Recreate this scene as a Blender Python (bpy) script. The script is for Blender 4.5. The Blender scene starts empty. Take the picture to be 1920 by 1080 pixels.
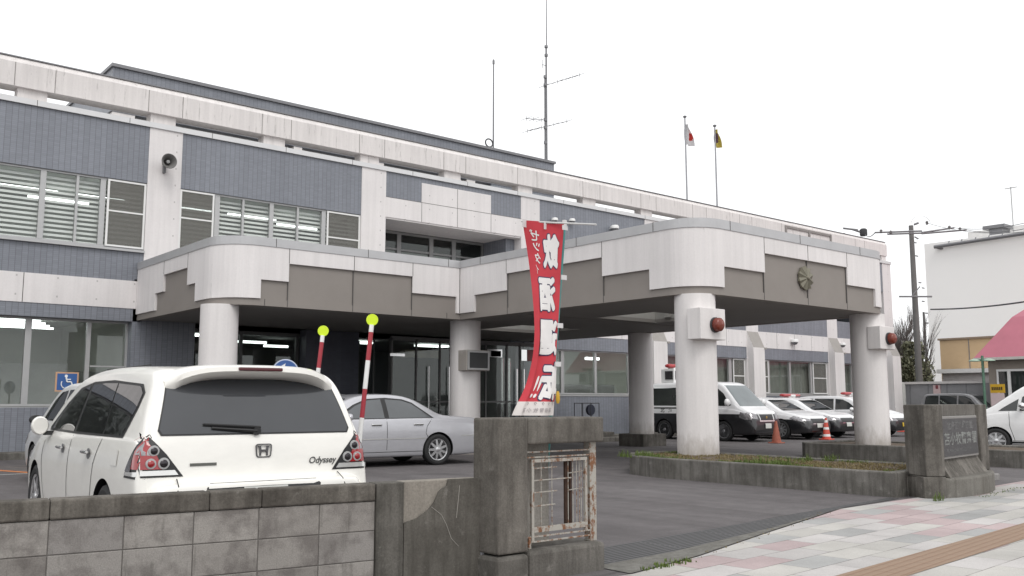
import bpy, bmesh, math, random
import numpy as np
from mathutils import Vector, Matrix
from mathutils.bvhtree import BVHTree
random.seed(7)
R = math.radians
SC = bpy.context.scene
COL = SC.collection

# ------------------------------------------------------------------ camera, sky, sun, exposure
CAM_Z, CF, YAW, PITCH = 1.3, 1720.8, 0.6911, 0.1235
cam_d = bpy.data.cameras.new('camera'); cam = bpy.data.objects.new('camera', cam_d); COL.objects.link(cam)
cam_d.sensor_width = 36.0; cam_d.lens = 36.0 * CF / 1920.0
cam_d.clip_start = 0.1; cam_d.clip_end = 2000
cam.location = (0, 0, CAM_Z); cam.rotation_euler = (math.pi / 2 + PITCH, 0, -YAW)
SC.camera = cam

SUN_EL, SUN_AZ = R(52), R(200)          # azimuth clockwise from +Y
world = bpy.data.worlds.new("World"); SC.world = world; world.use_nodes = True
wn, wl = world.node_tree.nodes, world.node_tree.links
bgn = wn['Background']
sky = wn.new('ShaderNodeTexSky'); sky.sky_type = 'NISHITA'; sky.sun_disc = False
sky.sun_elevation = SUN_EL; sky.sun_rotation = SUN_AZ; sky.air_density = 1.0; sky.dust_density = 4.0
hs = wn.new('ShaderNodeHueSaturation'); hs.inputs['Saturation'].default_value = 0.25
mx = wn.new('ShaderNodeMix'); mx.data_type = 'RGBA'; mx.inputs['Factor'].default_value = 0.86
mx.inputs['B'].default_value = (11.6, 11.7, 11.8, 1)     # even bright cloud deck
wl.new(sky.outputs['Color'], hs.inputs['Color']); wl.new(hs.outputs['Color'], mx.inputs['A'])
wl.new(mx.outputs['Result'], bgn.inputs['Color']); bgn.inputs['Strength'].default_value = 0.1
sun_d = bpy.data.lights.new('sun', 'SUN'); sun_d.energy = 0.9; sun_d.angle = R(25); sun_d.color = (1, .97, .93)
sun = bpy.data.objects.new('sun', sun_d); COL.objects.link(sun)
sun.rotation_euler = (math.pi / 2 - SUN_EL, 0, math.pi - SUN_AZ)
SC.view_settings.view_transform = 'Standard'; SC.view_settings.look = 'None'
SC.view_settings.exposure = 0.22; SC.view_settings.gamma = 1.0
SC.cycles.max_bounces = 8; SC.cycles.transparent_max_bounces = 12
SC.cycles.caustics_reflective = False; SC.cycles.caustics_refractive = False
SC.cycles.use_denoising = True

# ------------------------------------------------------------------ mesh helpers
class MB:
    """collects shapes, becomes one mesh object"""
    def __init__(s): s.v = []; s.f = []; s.m = []
    def add(s, vs, fs, mi=0):
        b = len(s.v); s.v += [tuple(p) for p in vs]
        s.f += [tuple(b + i for i in f) for f in fs]; s.m += [mi] * len(fs); return s
    def box(s, x0, x1, y0, y1, z0, z1, mi=0):
        x0, x1 = sorted((x0, x1)); y0, y1 = sorted((y0, y1)); z0, z1 = sorted((z0, z1))
        v = [(x, y, z) for z in (z0, z1) for y in (y0, y1) for x in (x0, x1)]
        return s.add(v, [(0, 2, 3, 1), (4, 5, 7, 6), (0, 1, 5, 4), (2, 6, 7, 3), (0, 4, 6, 2), (1, 3, 7, 5)], mi)
    def prism(s, poly, z0, z1, mi=0):
        n = len(poly)
        a = sum(poly[i][0] * poly[(i + 1) % n][1] - poly[(i + 1) % n][0] * poly[i][1] for i in range(n))
        if a < 0: poly = poly[::-1]
        v = [(x, y, z0) for x, y in poly] + [(x, y, z1) for x, y in poly]
        fs = [tuple(range(n - 1, -1, -1)), tuple(range(n, 2 * n))]
        fs += [(i, (i + 1) % n, n + (i + 1) % n, n + i) for i in range(n)]
        return s.add(v, fs, mi)
    def tube(s, p0, p1, r0, r1=None, n=10, mi=0, cap=True):
        r1 = r0 if r1 is None else r1
        p0, p1 = Vector(p0), Vector(p1); d = (p1 - p0).normalized()
        a = d.orthogonal().normalized(); b = d.cross(a)
        v = []
        for p, r in ((p0, r0), (p1, r1)):
            for i in range(n):
                t = 2 * math.pi * i / n; v.append(p + (a * math.cos(t) + b * math.sin(t)) * r)
        fs = [(i, (i + 1) % n, n + (i + 1) % n, n + i) for i in range(n)]
        if cap: fs += [tuple(range(n - 1, -1, -1)), tuple(range(n, 2 * n))]
        return s.add(v, fs, mi)
    def path(s, pts, r, n=6, mi=0):
        for a, b in zip(pts[:-1], pts[1:]): s.tube(a, b, r, r, n, mi)
        return s
    def lathe(s, prof, o=(0, 0, 0), axis='z', n=32, mi=0):
        """prof: list of (radius, height) along the axis"""
        v = []; o = Vector(o)
        for r, h in prof:
            for i in range(n):
                t = 2 * math.pi * i / n; c, q = r * math.cos(t), r * math.sin(t)
                v.append(o + Vector({'z': (c, q, h), 'y': (c, h, q), 'x': (h, c, q)}[axis]))
        fs = []
        for k in range(len(prof) - 1):
            for i in range(n):
                j = (i + 1) % n; fs.append((k * n + i, k * n + j, (k + 1) * n + j, (k + 1) * n + i))
        fs += [tuple(range(n - 1, -1, -1)), tuple(range((len(prof) - 1) * n, len(prof) * n))]
        return s.add(v, fs, mi)
    def strip(s, path, z0, z1, th, mi=0):
        """upright wall following a 2D path; outer face on the path, thickness to its left"""
        n = len(path); off = []
        for i in range(n):
            a = Vector(path[max(i - 1, 0)]); b = Vector(path[min(i + 1, n - 1)])
            if 0 < i < n - 1:
                d1 = (Vector(path[i]) - a).normalized(); d2 = (b - Vector(path[i])).normalized()
                n1 = Vector((-d1.y, d1.x)); n2 = Vector((-d2.y, d2.x)); m = (n1 + n2)
                m = m / max(.3, m.dot(n1)); off.append(Vector(path[i]) + m * th)
            else:
                d = (b - a).normalized(); off.append(Vector(path[i]) + Vector((-d.y, d.x)) * th)
        v = []
        for i in range(n):
            p, q = path[i], off[i]
            v += [(p[0], p[1], z0), (p[0], p[1], z1), (q[0], q[1], z1), (q[0], q[1], z0)]
        fs = []
        for i in range(n - 1):
            for k in range(4): fs.append((4 * i + k, 4 * i + 4 + k, 4 * i + 4 + (k + 1) % 4, 4 * i + (k + 1) % 4))
        fs += [(0, 1, 2, 3), tuple(4 * n - 4 + k for k in (3, 2, 1, 0))]
        return s.add(v, fs, mi)
    def xf(s, M):
        s.v = [tuple(M @ Vector(p)) for p in s.v]; return s

def root_of(o):
    while o.parent: o = o.parent
    return o

def build(name, mb, mats, parent=None, smooth=None, bevel=0, world=True, fixn=True):
    me = bpy.data.meshes.new(name)
    v = mb.v
    if parent is not None and world:
        l = root_of(parent).location; v = [(p[0] - l.x, p[1] - l.y, p[2] - l.z) for p in v]
    me.from_pydata(v, [], mb.f)
    if not isinstance(mats, (list, tuple)): mats = [mats]
    for m in mats: me.materials.append(m)
    if len(mats) > 1: me.polygons.foreach_set('material_index', mb.m)
    if fixn or bevel:
        bm = bmesh.new(); bm.from_mesh(me)
        if bevel:
            bmesh.ops.recalc_face_normals(bm, faces=bm.faces)
            es = [e for e in bm.edges if len(e.link_faces) == 2 and e.calc_face_angle(0) > R(30)]
            bmesh.ops.bevel(bm, geom=es, offset=bevel, segments=2, affect='EDGES', profile=.5, clamp_overlap=True)
        bmesh.ops.recalc_face_normals(bm, faces=bm.faces)
        bm.to_mesh(me); bm.free()
    if smooth:
        me.polygons.foreach_set('use_smooth', [True] * len(me.polygons)); me.set_sharp_from_angle(angle=R(smooth))
    o = bpy.data.objects.new(name, me); COL.objects.link(o)
    if parent is not None: o.parent = parent
    return o

def tag(o, label=None, cat=None, group=None, kind=None):
    if label: o['label'] = label
    if cat: o['category'] = cat
    if group: o['group'] = group
    if kind: o['kind'] = kind
    return o

def thing(name, label, cat, loc=(0, 0, 0), rz=0, group=None):
    o = bpy.data.objects.new(name, None); COL.objects.link(o); o.location = loc; o.rotation_euler = (0, 0, rz)
    o.empty_display_size = .1
    return tag(o, label, cat, group)

def copy_tree(o, parent=None):
    c = o.copy(); COL.objects.link(c)
    if parent is not None: c.parent = parent
    for ch in list(o.children): copy_tree(ch, c)
    return c

# point of the scene seen in a photo pixel (1920 wide), on a known plane
_cy, _sy, _cp, _sp = math.cos(YAW), math.sin(YAW), math.cos(PITCH), math.sin(PITCH)
_FW = Vector((_sy * _cp, _cy * _cp, _sp)); _RT = Vector((_cy, -_sy, 0)); _UP = _RT.cross(_FW)
_C = Vector((0, 0, CAM_Z))
def ray(x, y): return _FW + _RT * ((x - 960) / CF) + _UP * ((540 - y) / CF)
def aY(x, y, Y): d = ray(x, y); return _C + d * (Y / d.y)
def aX(x, y, X): d = ray(x, y); return _C + d * (X / d.x)
def aZ(x, y, Z=0): d = ray(x, y); return _C + d * ((Z - CAM_Z) / d.z)
def aD(x, y, D): return _C + ray(x, y) * D

# text as flat triangles in the xy plane, baseline at y=0
def text_mesh(body, size, bold=0.0, spacing=1.0):
    c = bpy.data.curves.new('lettering', 'FONT'); c.body = body; c.size = size; c.offset = bold
    c.align_x = 'CENTER'; c.resolution_u = 3; c.space_character = spacing
    o = bpy.data.objects.new('lettering', c); COL.objects.link(o)
    dg = bpy.context.evaluated_depsgraph_get(); me = bpy.data.meshes.new_from_object(o.evaluated_get(dg))
    v = [tuple(p.co) for p in me.vertices]; f = [tuple(p.vertices) for p in me.polygons]
    bpy.data.objects.remove(o); bpy.data.curves.remove(c); bpy.data.meshes.remove(me)
    return v, f

# ------------------------------------------------------------------ materials
class NT:
    def __init__(s, name):
        s.m = bpy.data.materials.new(name); s.m.use_nodes = True
        s.n, s.l = s.m.node_tree.nodes, s.m.node_tree.links
        s.b = s.n['Principled BSDF']; s.out = s.n['Material Output']
    def node(s, t, **k):
        q = s.n.new(t)
        for a, b in k.items(): setattr(q, a, b)
        return q
    def link(s, a, b): s.l.new(a, b)
    def val(s, sock, x):
        if isinstance(x, (int, float)): sock.default_value = x
        elif isinstance(x, tuple): sock.default_value = x if len(x) != 3 or sock.type == 'VECTOR' else x + (1,)
        else: s.l.new(x, sock)
    def math(s, op, a, b=0.0, c=0.0):
        q = s.node('ShaderNodeMath', operation=op)
        for i, x in enumerate((a, b, c)): s.val(q.inputs[i], x)
        return q.outputs[0]
    def coord(s, kind='Object'):
        return s.node('ShaderNodeTexCoord').outputs[kind]
    def mapping(s, vec, scale=(1, 1, 1), rot=(0, 0, 0), loc=(0, 0, 0)):
        q = s.node('ShaderNodeMapping'); s.l.new(vec, q.inputs['Vector'])
        q.inputs['Scale'].default_value = scale; q.inputs['Rotation'].default_value = rot; q.inputs['Location'].default_value = loc
        return q.outputs[0]
    def noise(s, vec, scale, detail=4, rough=.6, out='Fac'):
        q = s.node('ShaderNodeTexNoise'); s.l.new(vec, q.inputs['Vector'])
        q.inputs['Scale'].default_value = scale; q.inputs['Detail'].default_value = detail; q.inputs['Roughness'].default_value = rough
        return q.outputs[out]
    def ramp(s, fac, stops, interp='LINEAR'):
        q = s.node('ShaderNodeValToRGB'); s.l.new(fac, q.inputs[0]); e = q.color_ramp.elements; q.color_ramp.interpolation = interp
        while len(e) < len(stops): e.new(.5)
        for i, (p, c) in enumerate(stops):
            e[i].position = p; e[i].color = (c, c, c, 1) if isinstance(c, (int, float)) else tuple(c) + (1,)
        return q.outputs[0]
    def mix(s, fac, a, b, blend='MIX'):
        q = s.node('ShaderNodeMix', data_type='RGBA', blend_type=blend)
        s.val(q.inputs['Factor'], fac); s.val(q.inputs['A'], a); s.val(q.inputs['B'], b)
        return q.outputs['Result']
    def bump(s, h, strength=.3, dist=.01):
        q = s.node('ShaderNodeBump'); s.l.new(h, q.inputs['Height']); q.inputs['Strength'].default_value = strength
        q.inputs['Distance'].default_value = dist; s.l.new(q.outputs[0], s.b.inputs['Normal'])
    def set(s, color=None, rough=None, metal=None, spec=None, coat=None, emit=None, emit_s=None):
        B = s.b.inputs
        if color is not None: s.val(B['Base Color'], color)
        if rough is not None: s.val(B['Roughness'], rough)
        if metal is not None: B['Metallic'].default_value = metal
        if spec is not None: B['Specular IOR Level'].default_value = spec
        if coat is not None: B['Coat Weight'].default_value = coat; B['Coat Roughness'].default_value = .05
        if emit is not None: s.val(B['Emission Color'], emit); B['Emission Strength'].default_value = emit_s or 1
        return s.m

def simple(name, color, rough=.6, metal=0, spec=.5, var=.12, scale=3.0, bump=0, coat=None):
    t = NT(name); c = t.coord()
    n = t.noise(c, scale, 6, .65)
    k = t.ramp(n, [(.25, 1 - var), (.75, 1 + var * .6)])
    col = t.mix(1.0, color, k, 'MULTIPLY')
    if bump: t.bump(t.noise(c, scale * 14, 5, .7), bump, .01)
    return t.set(col, rough, metal, spec, coat)

def concrete_white(name, base=(.775, .745, .74), streak=.08, dots=True, foot=False, drip=.665):
    t = NT(name); c = t.coord()
    v = t.noise(t.mapping(c, (7, 7, .35)), 1.0, 6, .6)           # run-off streaks
    b = t.noise(c, .55, 4, .55)
    f = t.noise(c, 26, 3, .7)
    col = t.mix(1.0, base, t.ramp(v, [(.30, 1 - streak), (.58, 1.0), (.8, 1.04)]), 'MULTIPLY')
    col = t.mix(1.0, col, t.ramp(b, [(.3, .93), (.7, 1.03)]), 'MULTIPLY')
    col = t.mix(1.0, col, t.ramp(f, [(.3, .97), (.7, 1.02)]), 'MULTIPLY')
    # small dark drips that start at form-tie holes
    d = t.noise(t.mapping(c, (9, 9, .9), loc=(3.1, 1.7, .4)), 1.3, 5, .75)
    col = t.mix(t.ramp(d, [(drip, 0), (drip + .08, .5)]), col, (.30, .285, .27))
    if dots:
        s = t.node('ShaderNodeSeparateXYZ'); t.link(c, s.inputs[0])
        u = t.math('ADD', s.outputs[0], s.outputs[1])
        du = t.math('ABSOLUTE', t.math('SUBTRACT', t.math('FRACT', t.math('DIVIDE', u, .9)), .5))
        dz = t.math('ABSOLUTE', t.math('SUBTRACT', t.math('FRACT', t.math('DIVIDE', s.outputs[2], .45)), .5))
        hole = t.math('MULTIPLY', t.math('LESS_THAN', du, .02), t.math('LESS_THAN', dz, .05))
        col = t.mix(t.math('MULTIPLY', hole, .45), col, (.2, .19, .18))
    if foot:                                                      # splashed dirt with a ragged upper edge
        s2 = t.node('ShaderNodeSeparateXYZ'); t.link(c, s2.inputs[0]); e = t.noise(t.mapping(c, (5, 5, 2)), 1.4, 6, .7)
        k = t.math('SUBTRACT', t.math('ADD', .28, t.math('MULTIPLY', e, .9)), s2.outputs[2])
        col = t.mix(t.ramp(k, [(.0, 0), (.5, .7)]), col, (.26, .225, .185))
    t.bump(f, .15, .004)
    return t.set(col, .82, spec=.25)

def tile_mat(name, base, tw=.135, th=.047, gap=.013):
    t = NT(name); c = t.coord(); s = t.node('ShaderNodeSeparateXYZ'); t.link(c, s.inputs[0])
    u = t.math('DIVIDE', t.math('ADD', s.outputs[0], s.outputs[1]), tw); w = t.math('DIVIDE', s.outputs[2], th)
    fu, fw = t.math('FRACT', u), t.math('FRACT', w)
    gu = t.math('LESS_THAN', fu, gap / tw); gw = t.math('LESS_THAN', fw, gap * .55 / th)
    cell = t.node('ShaderNodeCombineXYZ'); t.link(t.math('FLOOR', u), cell.inputs[0]); t.link(t.math('FLOOR', w), cell.inputs[1])
    wn_ = t.node('ShaderNodeTexWhiteNoise', noise_dimensions='3D'); t.link(cell.outputs[0], wn_.inputs['Vector'])
    k = t.ramp(wn_.outputs['Value'], [(0, .94), (1, 1.05)])
    col = t.mix(1.0, base, k, 'MULTIPLY')
    colu = t.node('ShaderNodeCombineXYZ'); t.link(t.math('FLOOR', u), colu.inputs[0])
    wn2 = t.node('ShaderNodeTexWhiteNoise', noise_dimensions='3D'); t.link(colu.outputs[0], wn2.inputs['Vector'])
    col = t.mix(1.0, col, t.ramp(wn2.outputs['Value'], [(0, .94), (1, 1.05)]), 'MULTIPLY')
    g = t.math('MAXIMUM', t.math('MULTIPLY', gu, .7), t.math('MULTIPLY', gw, .38))
    col = t.mix(g, col, (.115, .118, .14))
    big = t.noise(c, .35, 4, .6)
    col = t.mix(1.0, col, t.ramp(big, [(.3, .9), (.7, 1.06)]), 'MULTIPLY')
    t.bump(t.math('SUBTRACT', 1.0, g), .4, .004)
    return t.set(col, .42, spec=.4)

def concrete_grey(name, base=(.235, .222, .205), stain=(.07, .066, .058), amt=.75):
    t = NT(name); c = t.coord()
    b = t.noise(c, 1.7, 8, .68); v = t.noise(t.mapping(c, (11, 11, 1.1)), 1.0, 6, .65); f = t.noise(c, 60, 4, .8)
    col = t.mix(t.ramp(b, [(.38, amt), (.66, 0)]), base, stain)
    col = t.mix(t.ramp(v, [(.36, amt * .8), (.55, 0)]), col, stain)
    col = t.mix(t.ramp(t.noise(c, 7, 5, .7), [(.6, 0), (.78, .4)]), col, (.42, .40, .37))
    col = t.mix(1.0, col, t.ramp(f, [(.25, .72), (.75, 1.22)]), 'MULTIPLY')
    t.bump(f, .5, .006)
    return t.set(col, .9, spec=.2)

def glass_mat(name, tint=(.95, .962, .958), refl=1.0):
    t = NT(name); t.n.remove(t.b)
    tr = t.node('ShaderNodeBsdfTransparent'); tr.inputs[0].default_value = tint + (1,)
    gl = t.node('ShaderNodeBsdfGlossy'); gl.inputs['Roughness'].default_value = .01; gl.inputs[0].default_value = (.95, .98, .97, 1)
    g = t.node('ShaderNodeNewGeometry'); dt = t.node('ShaderNodeVectorMath', operation='DOT_PRODUCT'); t.link(g.outputs['Incoming'], dt.inputs[0]); t.link(g.outputs['Normal'], dt.inputs[1])
    p5 = t.math('POWER', t.math('SUBTRACT', 1.0, t.math('ABSOLUTE', dt.outputs['Value'])), 5.0)
    k = t.math('MULTIPLY', t.math('MULTIPLY_ADD', p5, .96, .04), refl)
    mxs = t.node('ShaderNodeMixShader'); t.link(k, mxs.inputs[0]); t.link(tr.outputs[0], mxs.inputs[1]); t.link(gl.outputs[0], mxs.inputs[2])
    t.link(mxs.outputs[0], t.out.inputs[0]); return t.m

def emit_mat(name, col, s):
    t = NT(name); return t.set((.8, .8, .8), .5, emit=col, emit_s=s)

M = {}
M['white'] = concrete_white('white_concrete')
M['white_plain'] = concrete_white('white_painted_concrete', (.765, .735, .725), .08, False, True)
M['tile'] = tile_mat('blue_grey_tile', (.226, .240, .272))
M['tile_dark'] = tile_mat('dark_grey_tile', (.11, .115, .15), .15, .05)
M['joint'] = simple('joint_sealant', (.10, .095, .09), .8)
M['taupe'] = simple('taupe_panel', (.265, .240, .220), .7, var=.08, scale=1.2)
M['soffit'] = simple('taupe_soffit', (.25, .235, .222), .75, var=.08, scale=.8)
M['coping'] = simple('coping_metal', (.50, .50, .51), .45, .3, var=.08)
M['alu'] = simple('aluminium_frame', (.46, .46, .46), .4, .35, var=.06)
M['alu_dark'] = simple('dark_aluminium', (.13, .13, .13), .45, .3, var=.06)
M['chrome'] = simple('chrome', (.72, .72, .72), .12, 1.0, var=.02)
M['steel'] = simple('grey_steel', (.22, .22, .23), .5, .4)
M['darksteel'] = simple('dark_steel', (.06, .06, .065), .5, .3)
M['glass'] = glass_mat('window_glass')
M['glass_dark'] = glass_mat('dark_window_glass', (.80, .82, .81), 1.1)
M['blind'] = simple('blind_slat', (.74, .75, .72), .6, var=.04)
M['screen'] = simple('insect_screen', (.16, .155, .15), .9, var=.04)
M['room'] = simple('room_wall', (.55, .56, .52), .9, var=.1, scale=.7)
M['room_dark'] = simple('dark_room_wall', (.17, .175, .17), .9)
M['tube'] = emit_mat('tube_and_fill_light', (.93, 1, .97), 3.2)  # worn by the seen lamps and by the added unseen fill panels
M['cgrey'] = concrete_grey('weathered_concrete', (.215, .20, .18), (.062, .057, .05), .8)
M['white_fascia'] = concrete_white('white_fascia_concrete', dots=False)
M['cblock'] = concrete_grey('concrete_block', (.30, .28, .265), (.135, .12, .115), .6)
M['cdark'] = concrete_grey('dark_stained_concrete', (.17, .16, .145), (.055, .052, .045), .8)
M['clight'] = concrete_grey('fresh_concrete', (.38, .36, .33), (.2, .19, .17), .4)
M['kerb'] = concrete_grey('kerb_concrete', (.21, .2, .185), (.075, .07, .062), .75)
M['paving_grey'] = concrete_grey('grey_walk', (.31, .30, .29), (.2, .19, .185), .4)
M['rubber'] = simple('tyre_rubber', (.022, .022, .023), .8, var=.2)
M['black'] = simple('black_plastic', (.012, .012, .013), .5)
M['whitepaint'] = simple('white_paint', (.78, .78, .77), .45, var=.04)
M['redpaint'] = simple('red_paint', (.36, .03, .045), .45, var=.06)
M['teal'] = simple('teal_pole_paint', (.05, .23, .22), .45)
M['red_lens'] = simple('red_lamp_lens', (.20, .042, .026), .25, var=.2, scale=9)
M['rust'] = None

def rusty():
    t = NT('rusty_white_steel'); c = t.coord()
    n = t.noise(c, 26, 7, .7); n2 = t.noise(t.mapping(c, (6, 6, 2)), 2.6, 5, .7)
    k = t.ramp(t.math('ADD', t.math('MULTIPLY', n, .5), t.math('MULTIPLY', n2, .5)), [(.485, 0), (.56, 1)])
    col = t.mix(k, (.36, .345, .31), t.mix(n, (.10, .035, .015), (.24, .11, .05)))
    t.bump(n, .5, .004); return t.set(col, .8)
M['rust'] = rusty()
# ------------------------------------------------------------------ ground
def asphalt():
    t = NT('old_asphalt'); c = t.coord()
    f = t.noise(c, 70, 5, .85); b = t.noise(c, .35, 6, .6); m = t.noise(c, 4, 6, .7)
    col = t.mix(t.ramp(b, [(.35, 0), (.68, 1)]), (.113, .104, .106), (.142, .132, .134))
    col = t.mix(1.0, col, t.ramp(m, [(.3, .85), (.7, 1.12)]), 'MULTIPLY')
    col = t.mix(1.0, col, t.ramp(f, [(.25, .5), (.75, 1.5)]), 'MULTIPLY')
    oil = t.noise(t.mapping(c, loc=(7, 3, 1)), .8, 3, .5)
    col = t.mix(t.ramp(oil, [(.62, 0), (.72, .5)]), col, (.062, .06, .06))
    vo = t.node('ShaderNodeTexVoronoi', feature='DISTANCE_TO_EDGE'); t.link(t.mapping(t.mix(.12, c, t.noise(c, 1.2, 4, .6, 'Color')), (.16, .16, .16)), vo.inputs['Vector']); vo.inputs['Scale'].default_value = 1.0
    col = t.mix(t.math('MULTIPLY', t.math('LESS_THAN', vo.outputs['Distance'], .0035), t.ramp(b, [(.45, 0), (.6, .6)])), col, (.05, .048, .047))
    st = t.noise(t.mapping(c, (1.6, .12, 1), rot=(0, 0, R(-35))), 1.0, 5, .6)
    col = t.mix(1.0, col, t.ramp(st, [(.35, .82), (.65, 1.1)]), 'MULTIPLY')
    t.bump(f, .45, .006); return t.set(col, .88, spec=.25)
M['asphalt'] = asphalt()

def paving():
    t = NT('sidewalk_tiles'); c = t.mapping(t.coord(), rot=(0, 0, R(-4)))
    s = t.node('ShaderNodeSeparateXYZ'); t.link(c, s.inputs[0])
    TW, TH, G = .62, .31, .008
    v = t.math('DIVIDE', s.outputs[1], TH); row = t.math('FLOOR', v)
    wr = t.node('ShaderNodeTexWhiteNoise', noise_dimensions='1D'); t.link(row, wr.inputs['W'])
    u = t.math('ADD', t.math('DIVIDE', s.outputs[0], TW), t.math('ADD', t.math('MULTIPLY', row, .5), t.math('MULTIPLY', wr.outputs['Value'], .14)))
    cell = t.node('ShaderNodeCombineXYZ'); t.link(t.math('FLOOR', u), cell.inputs[0]); t.link(row, cell.inputs[1])
    w = t.node('ShaderNodeTexWhiteNoise', noise_dimensions='3D'); t.link(cell.outputs[0], w.inputs['Vector'])
    col = t.ramp(w.outputs['Value'], [(0, (.46, .445, .42)), (.42, (.48, .46, .45)), (.60, (.445, .36, .36)), (.82, (.355, .355, .35))], 'CONSTANT')
    w2 = t.node('ShaderNodeTexWhiteNoise', noise_dimensions='3D'); t.link(t.mapping(cell.outputs[0], loc=(5.3, 2.2, 7)), w2.inputs['Vector'])
    col = t.mix(1.0, col, t.ramp(w2.outputs['Value'], [(0, .9), (1, 1.06)]), 'MULTIPLY')
    f = t.noise(c, 120, 3, .8); b = t.noise(c, 1.1, 6, .65)
    col = t.mix(1.0, col, t.ramp(f, [(.3, .82), (.7, 1.12)]), 'MULTIPLY')
    col = t.mix(1.0, col, t.ramp(b, [(.3, .82), (.62, 1.03)]), 'MULTIPLY')
    gu = t.math('LESS_THAN', t.math('FRACT', u), G / TW); gv = t.math('LESS_THAN', t.math('FRACT', v), G / TH)
    g = t.math('MAXIMUM', gu, gv)
    dirt = t.noise(c, 3.3, 4, .6)
    col = t.mix(t.math('MULTIPLY', g, t.ramp(dirt, [(.35, .35), (.6, 1.0)])), col, (.085, .078, .07))
    t.bump(t.math('SUBTRACT', 1.0, g), .5, .006); return t.set(col, .85, spec=.25)
M['paving'] = paving()

def tactile():
    t = NT('tactile_paving'); c = t.mapping(t.coord(), rot=(0, 0, R(-6.5)))
    s = t.node('ShaderNodeSeparateXYZ'); t.link(c, s.inputs[0])
    st = t.math('ABSOLUTE', t.math('SUBTRACT', t.math('FRACT', t.math('DIVIDE', s.outputs[1], .075)), .5))
    jt = t.math('LESS_THAN', t.math('FRACT', t.math('DIVIDE', s.outputs[0], .3)), .03)
    n = t.noise(c, 40, 4, .7)
    col = t.mix(n, (.235, .165, .12), (.315, .23, .17))
    col = t.mix(t.math('MULTIPLY', t.math('LESS_THAN', st, .12), .5), col, (.2, .12, .08))
    col = t.mix(t.math('MULTIPLY', jt, .5), col, (.14, .09, .06))
    t.bump(t.ramp(st, [(.12, 0), (.3, 1)]), .5, .005); return t.set(col, .85, spec=.2)

def grate():
    t = NT('drain_grating'); c = t.mapping(t.coord(), rot=(0, 0, R(-5)))
    s = t.node('ShaderNodeSeparateXYZ'); t.link(c, s.inputs[0])
    st = t.math('FRACT', t.math('DIVIDE', s.outputs[1], .055)); sec = t.math('FRACT', t.math('DIVIDE', s.outputs[0], 1.0))
    k = t.math('MULTIPLY', t.math('LESS_THAN', st, .42), t.math('GREATER_THAN', sec, .02))
    n = t.noise(c, 2.5, 5, .7)
    col = t.mix(k, t.mix(n, (.075, .074, .077), (.13, .128, .13)), (.016, .016, .017))
    t.bump(t.math('SUBTRACT', 1.0, k), .6, .01); return t.set(col, .7, .2)

g = MB()
xs = [-400, -100, -30, 0, 10, 20, 30, 50, 100, 400, 900]; ys = [-400, -100, -20, 0, 10, 20, 30, 60, 150, 400, 900]
vs = [(x, y, 0) for y in ys for x in xs]; nx = len(xs)
g.add(vs, [(j * nx + i, j * nx + i + 1, (j + 1) * nx + i + 1, (j + 1) * nx + i) for j in range(len(ys) - 1) for i in range(nx - 1)])
tag(build('ground', g, M['asphalt'], fixn=False), kind='structure')

def sheet(name, poly, z, m):
    mb = MB(); mb.add([(x, y, z) for x, y in poly], [tuple(range(len(poly)))])
    o = build(name, mb, m, fixn=False)
    if o.data.polygons[0].normal.z < 0: o.data.flip_normals()
    return tag(o, kind='structure')
sheet('sidewalk', [(-60, -2.2), (120, -2.2), (120, 14.5), (60, 9.6), (15, 6.42), (10.4, 6.27), (8.0, 5.62), (6.3, 5.14), (5.3, 4.95), (4.1, 5.0), (-60, 6.2)], .004, M['paving'])
tl = MB()
for a, b in (((-30, .35), (120, 13.0)),):
    d = Vector((b[0] - a[0], b[1] - a[1])).normalized(); n = Vector((-d.y, d.x)) * .19
    p = Vector((8.3, 3.89)); a = p - d * 40; b = p + d * 90
    tl.add([(a.x - n.x, a.y - n.y, .008), (b.x - n.x, b.y - n.y, .008), (b.x + n.x, b.y + n.y, .008), (a.x + n.x, a.y + n.y, .008)], [(0, 1, 2, 3)])
tag(build('tactile_paving', tl, tactile(), fixn=False), kind='structure')
sheet('drain_grating', [(5.28, 5.36), (6.3, 5.44), (8.2, 5.78), (10.6, 6.32), (12.1, 6.42), (12.1, 6.56), (11.2, 6.50), (8.2, 6.19), (6.05, 6.0), (5.28, 5.93)], .006, grate())
sheet('drain_edge', [(5.28, 4.97), (6.3, 5.16), (8.0, 5.64), (10.4, 6.29), (10.6, 6.318), (8.2, 5.776), (6.3, 5.436), (5.28, 5.356)], .0065, concrete_grey('drain_edge_concrete', (.2, .195, .18), (.09, .085, .075), .6))
# parking lines, left
lines = MB()
def line(p0, p1, w, mi):
    a, b = Vector(p0), Vector(p1); d = (b - a).normalized(); n = Vector((-d.y, d.x)) * w / 2
    lines.add([(q.x, q.y, .0045) for q in (a - n, b - n, b + n, a + n)], [(0, 1, 2, 3)], mi)
line((3.4, 21.2), (4.35, 18.3), .17, 0); line((3.0, 18.75), (4.6, 18.75), .08, 1)
for k in range(4): line((3.9 + .02 * k, 21.2 - .55 * k), (4.9, 20.9 - .5 * k), .05, 2)
tag(build('parking_markings', lines, [simple('orange_marking', (.52, .19, .07), .8, var=.3, scale=8), simple('white_marking', (.55, .55, .53), .8, var=.3, scale=8), simple('pale_marking', (.3, .25, .2), .85, var=.35, scale=8)], fixn=False), kind='structure')
# strip of concrete kerb at the foot of the building
kb = MB(); kb.box(-8, 7.3, 23.35, 23.96, -.05, .16); kb.box(21.2, 45.5, 23.5, 23.96, -.05, .14)
tag(build('wall_foot_kerb', kb, M['kerb'], bevel=.02), kind='structure')
wk = MB(); wk.prism([(14.2, 12.3), (14.2, 6.8), (16.4, 6.9), (16.4, 12.6), (15.5, 13.1)], -.05, .10)
tag(build('walkway', wk, M['paving_grey'], bevel=.015), kind='structure')

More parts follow.
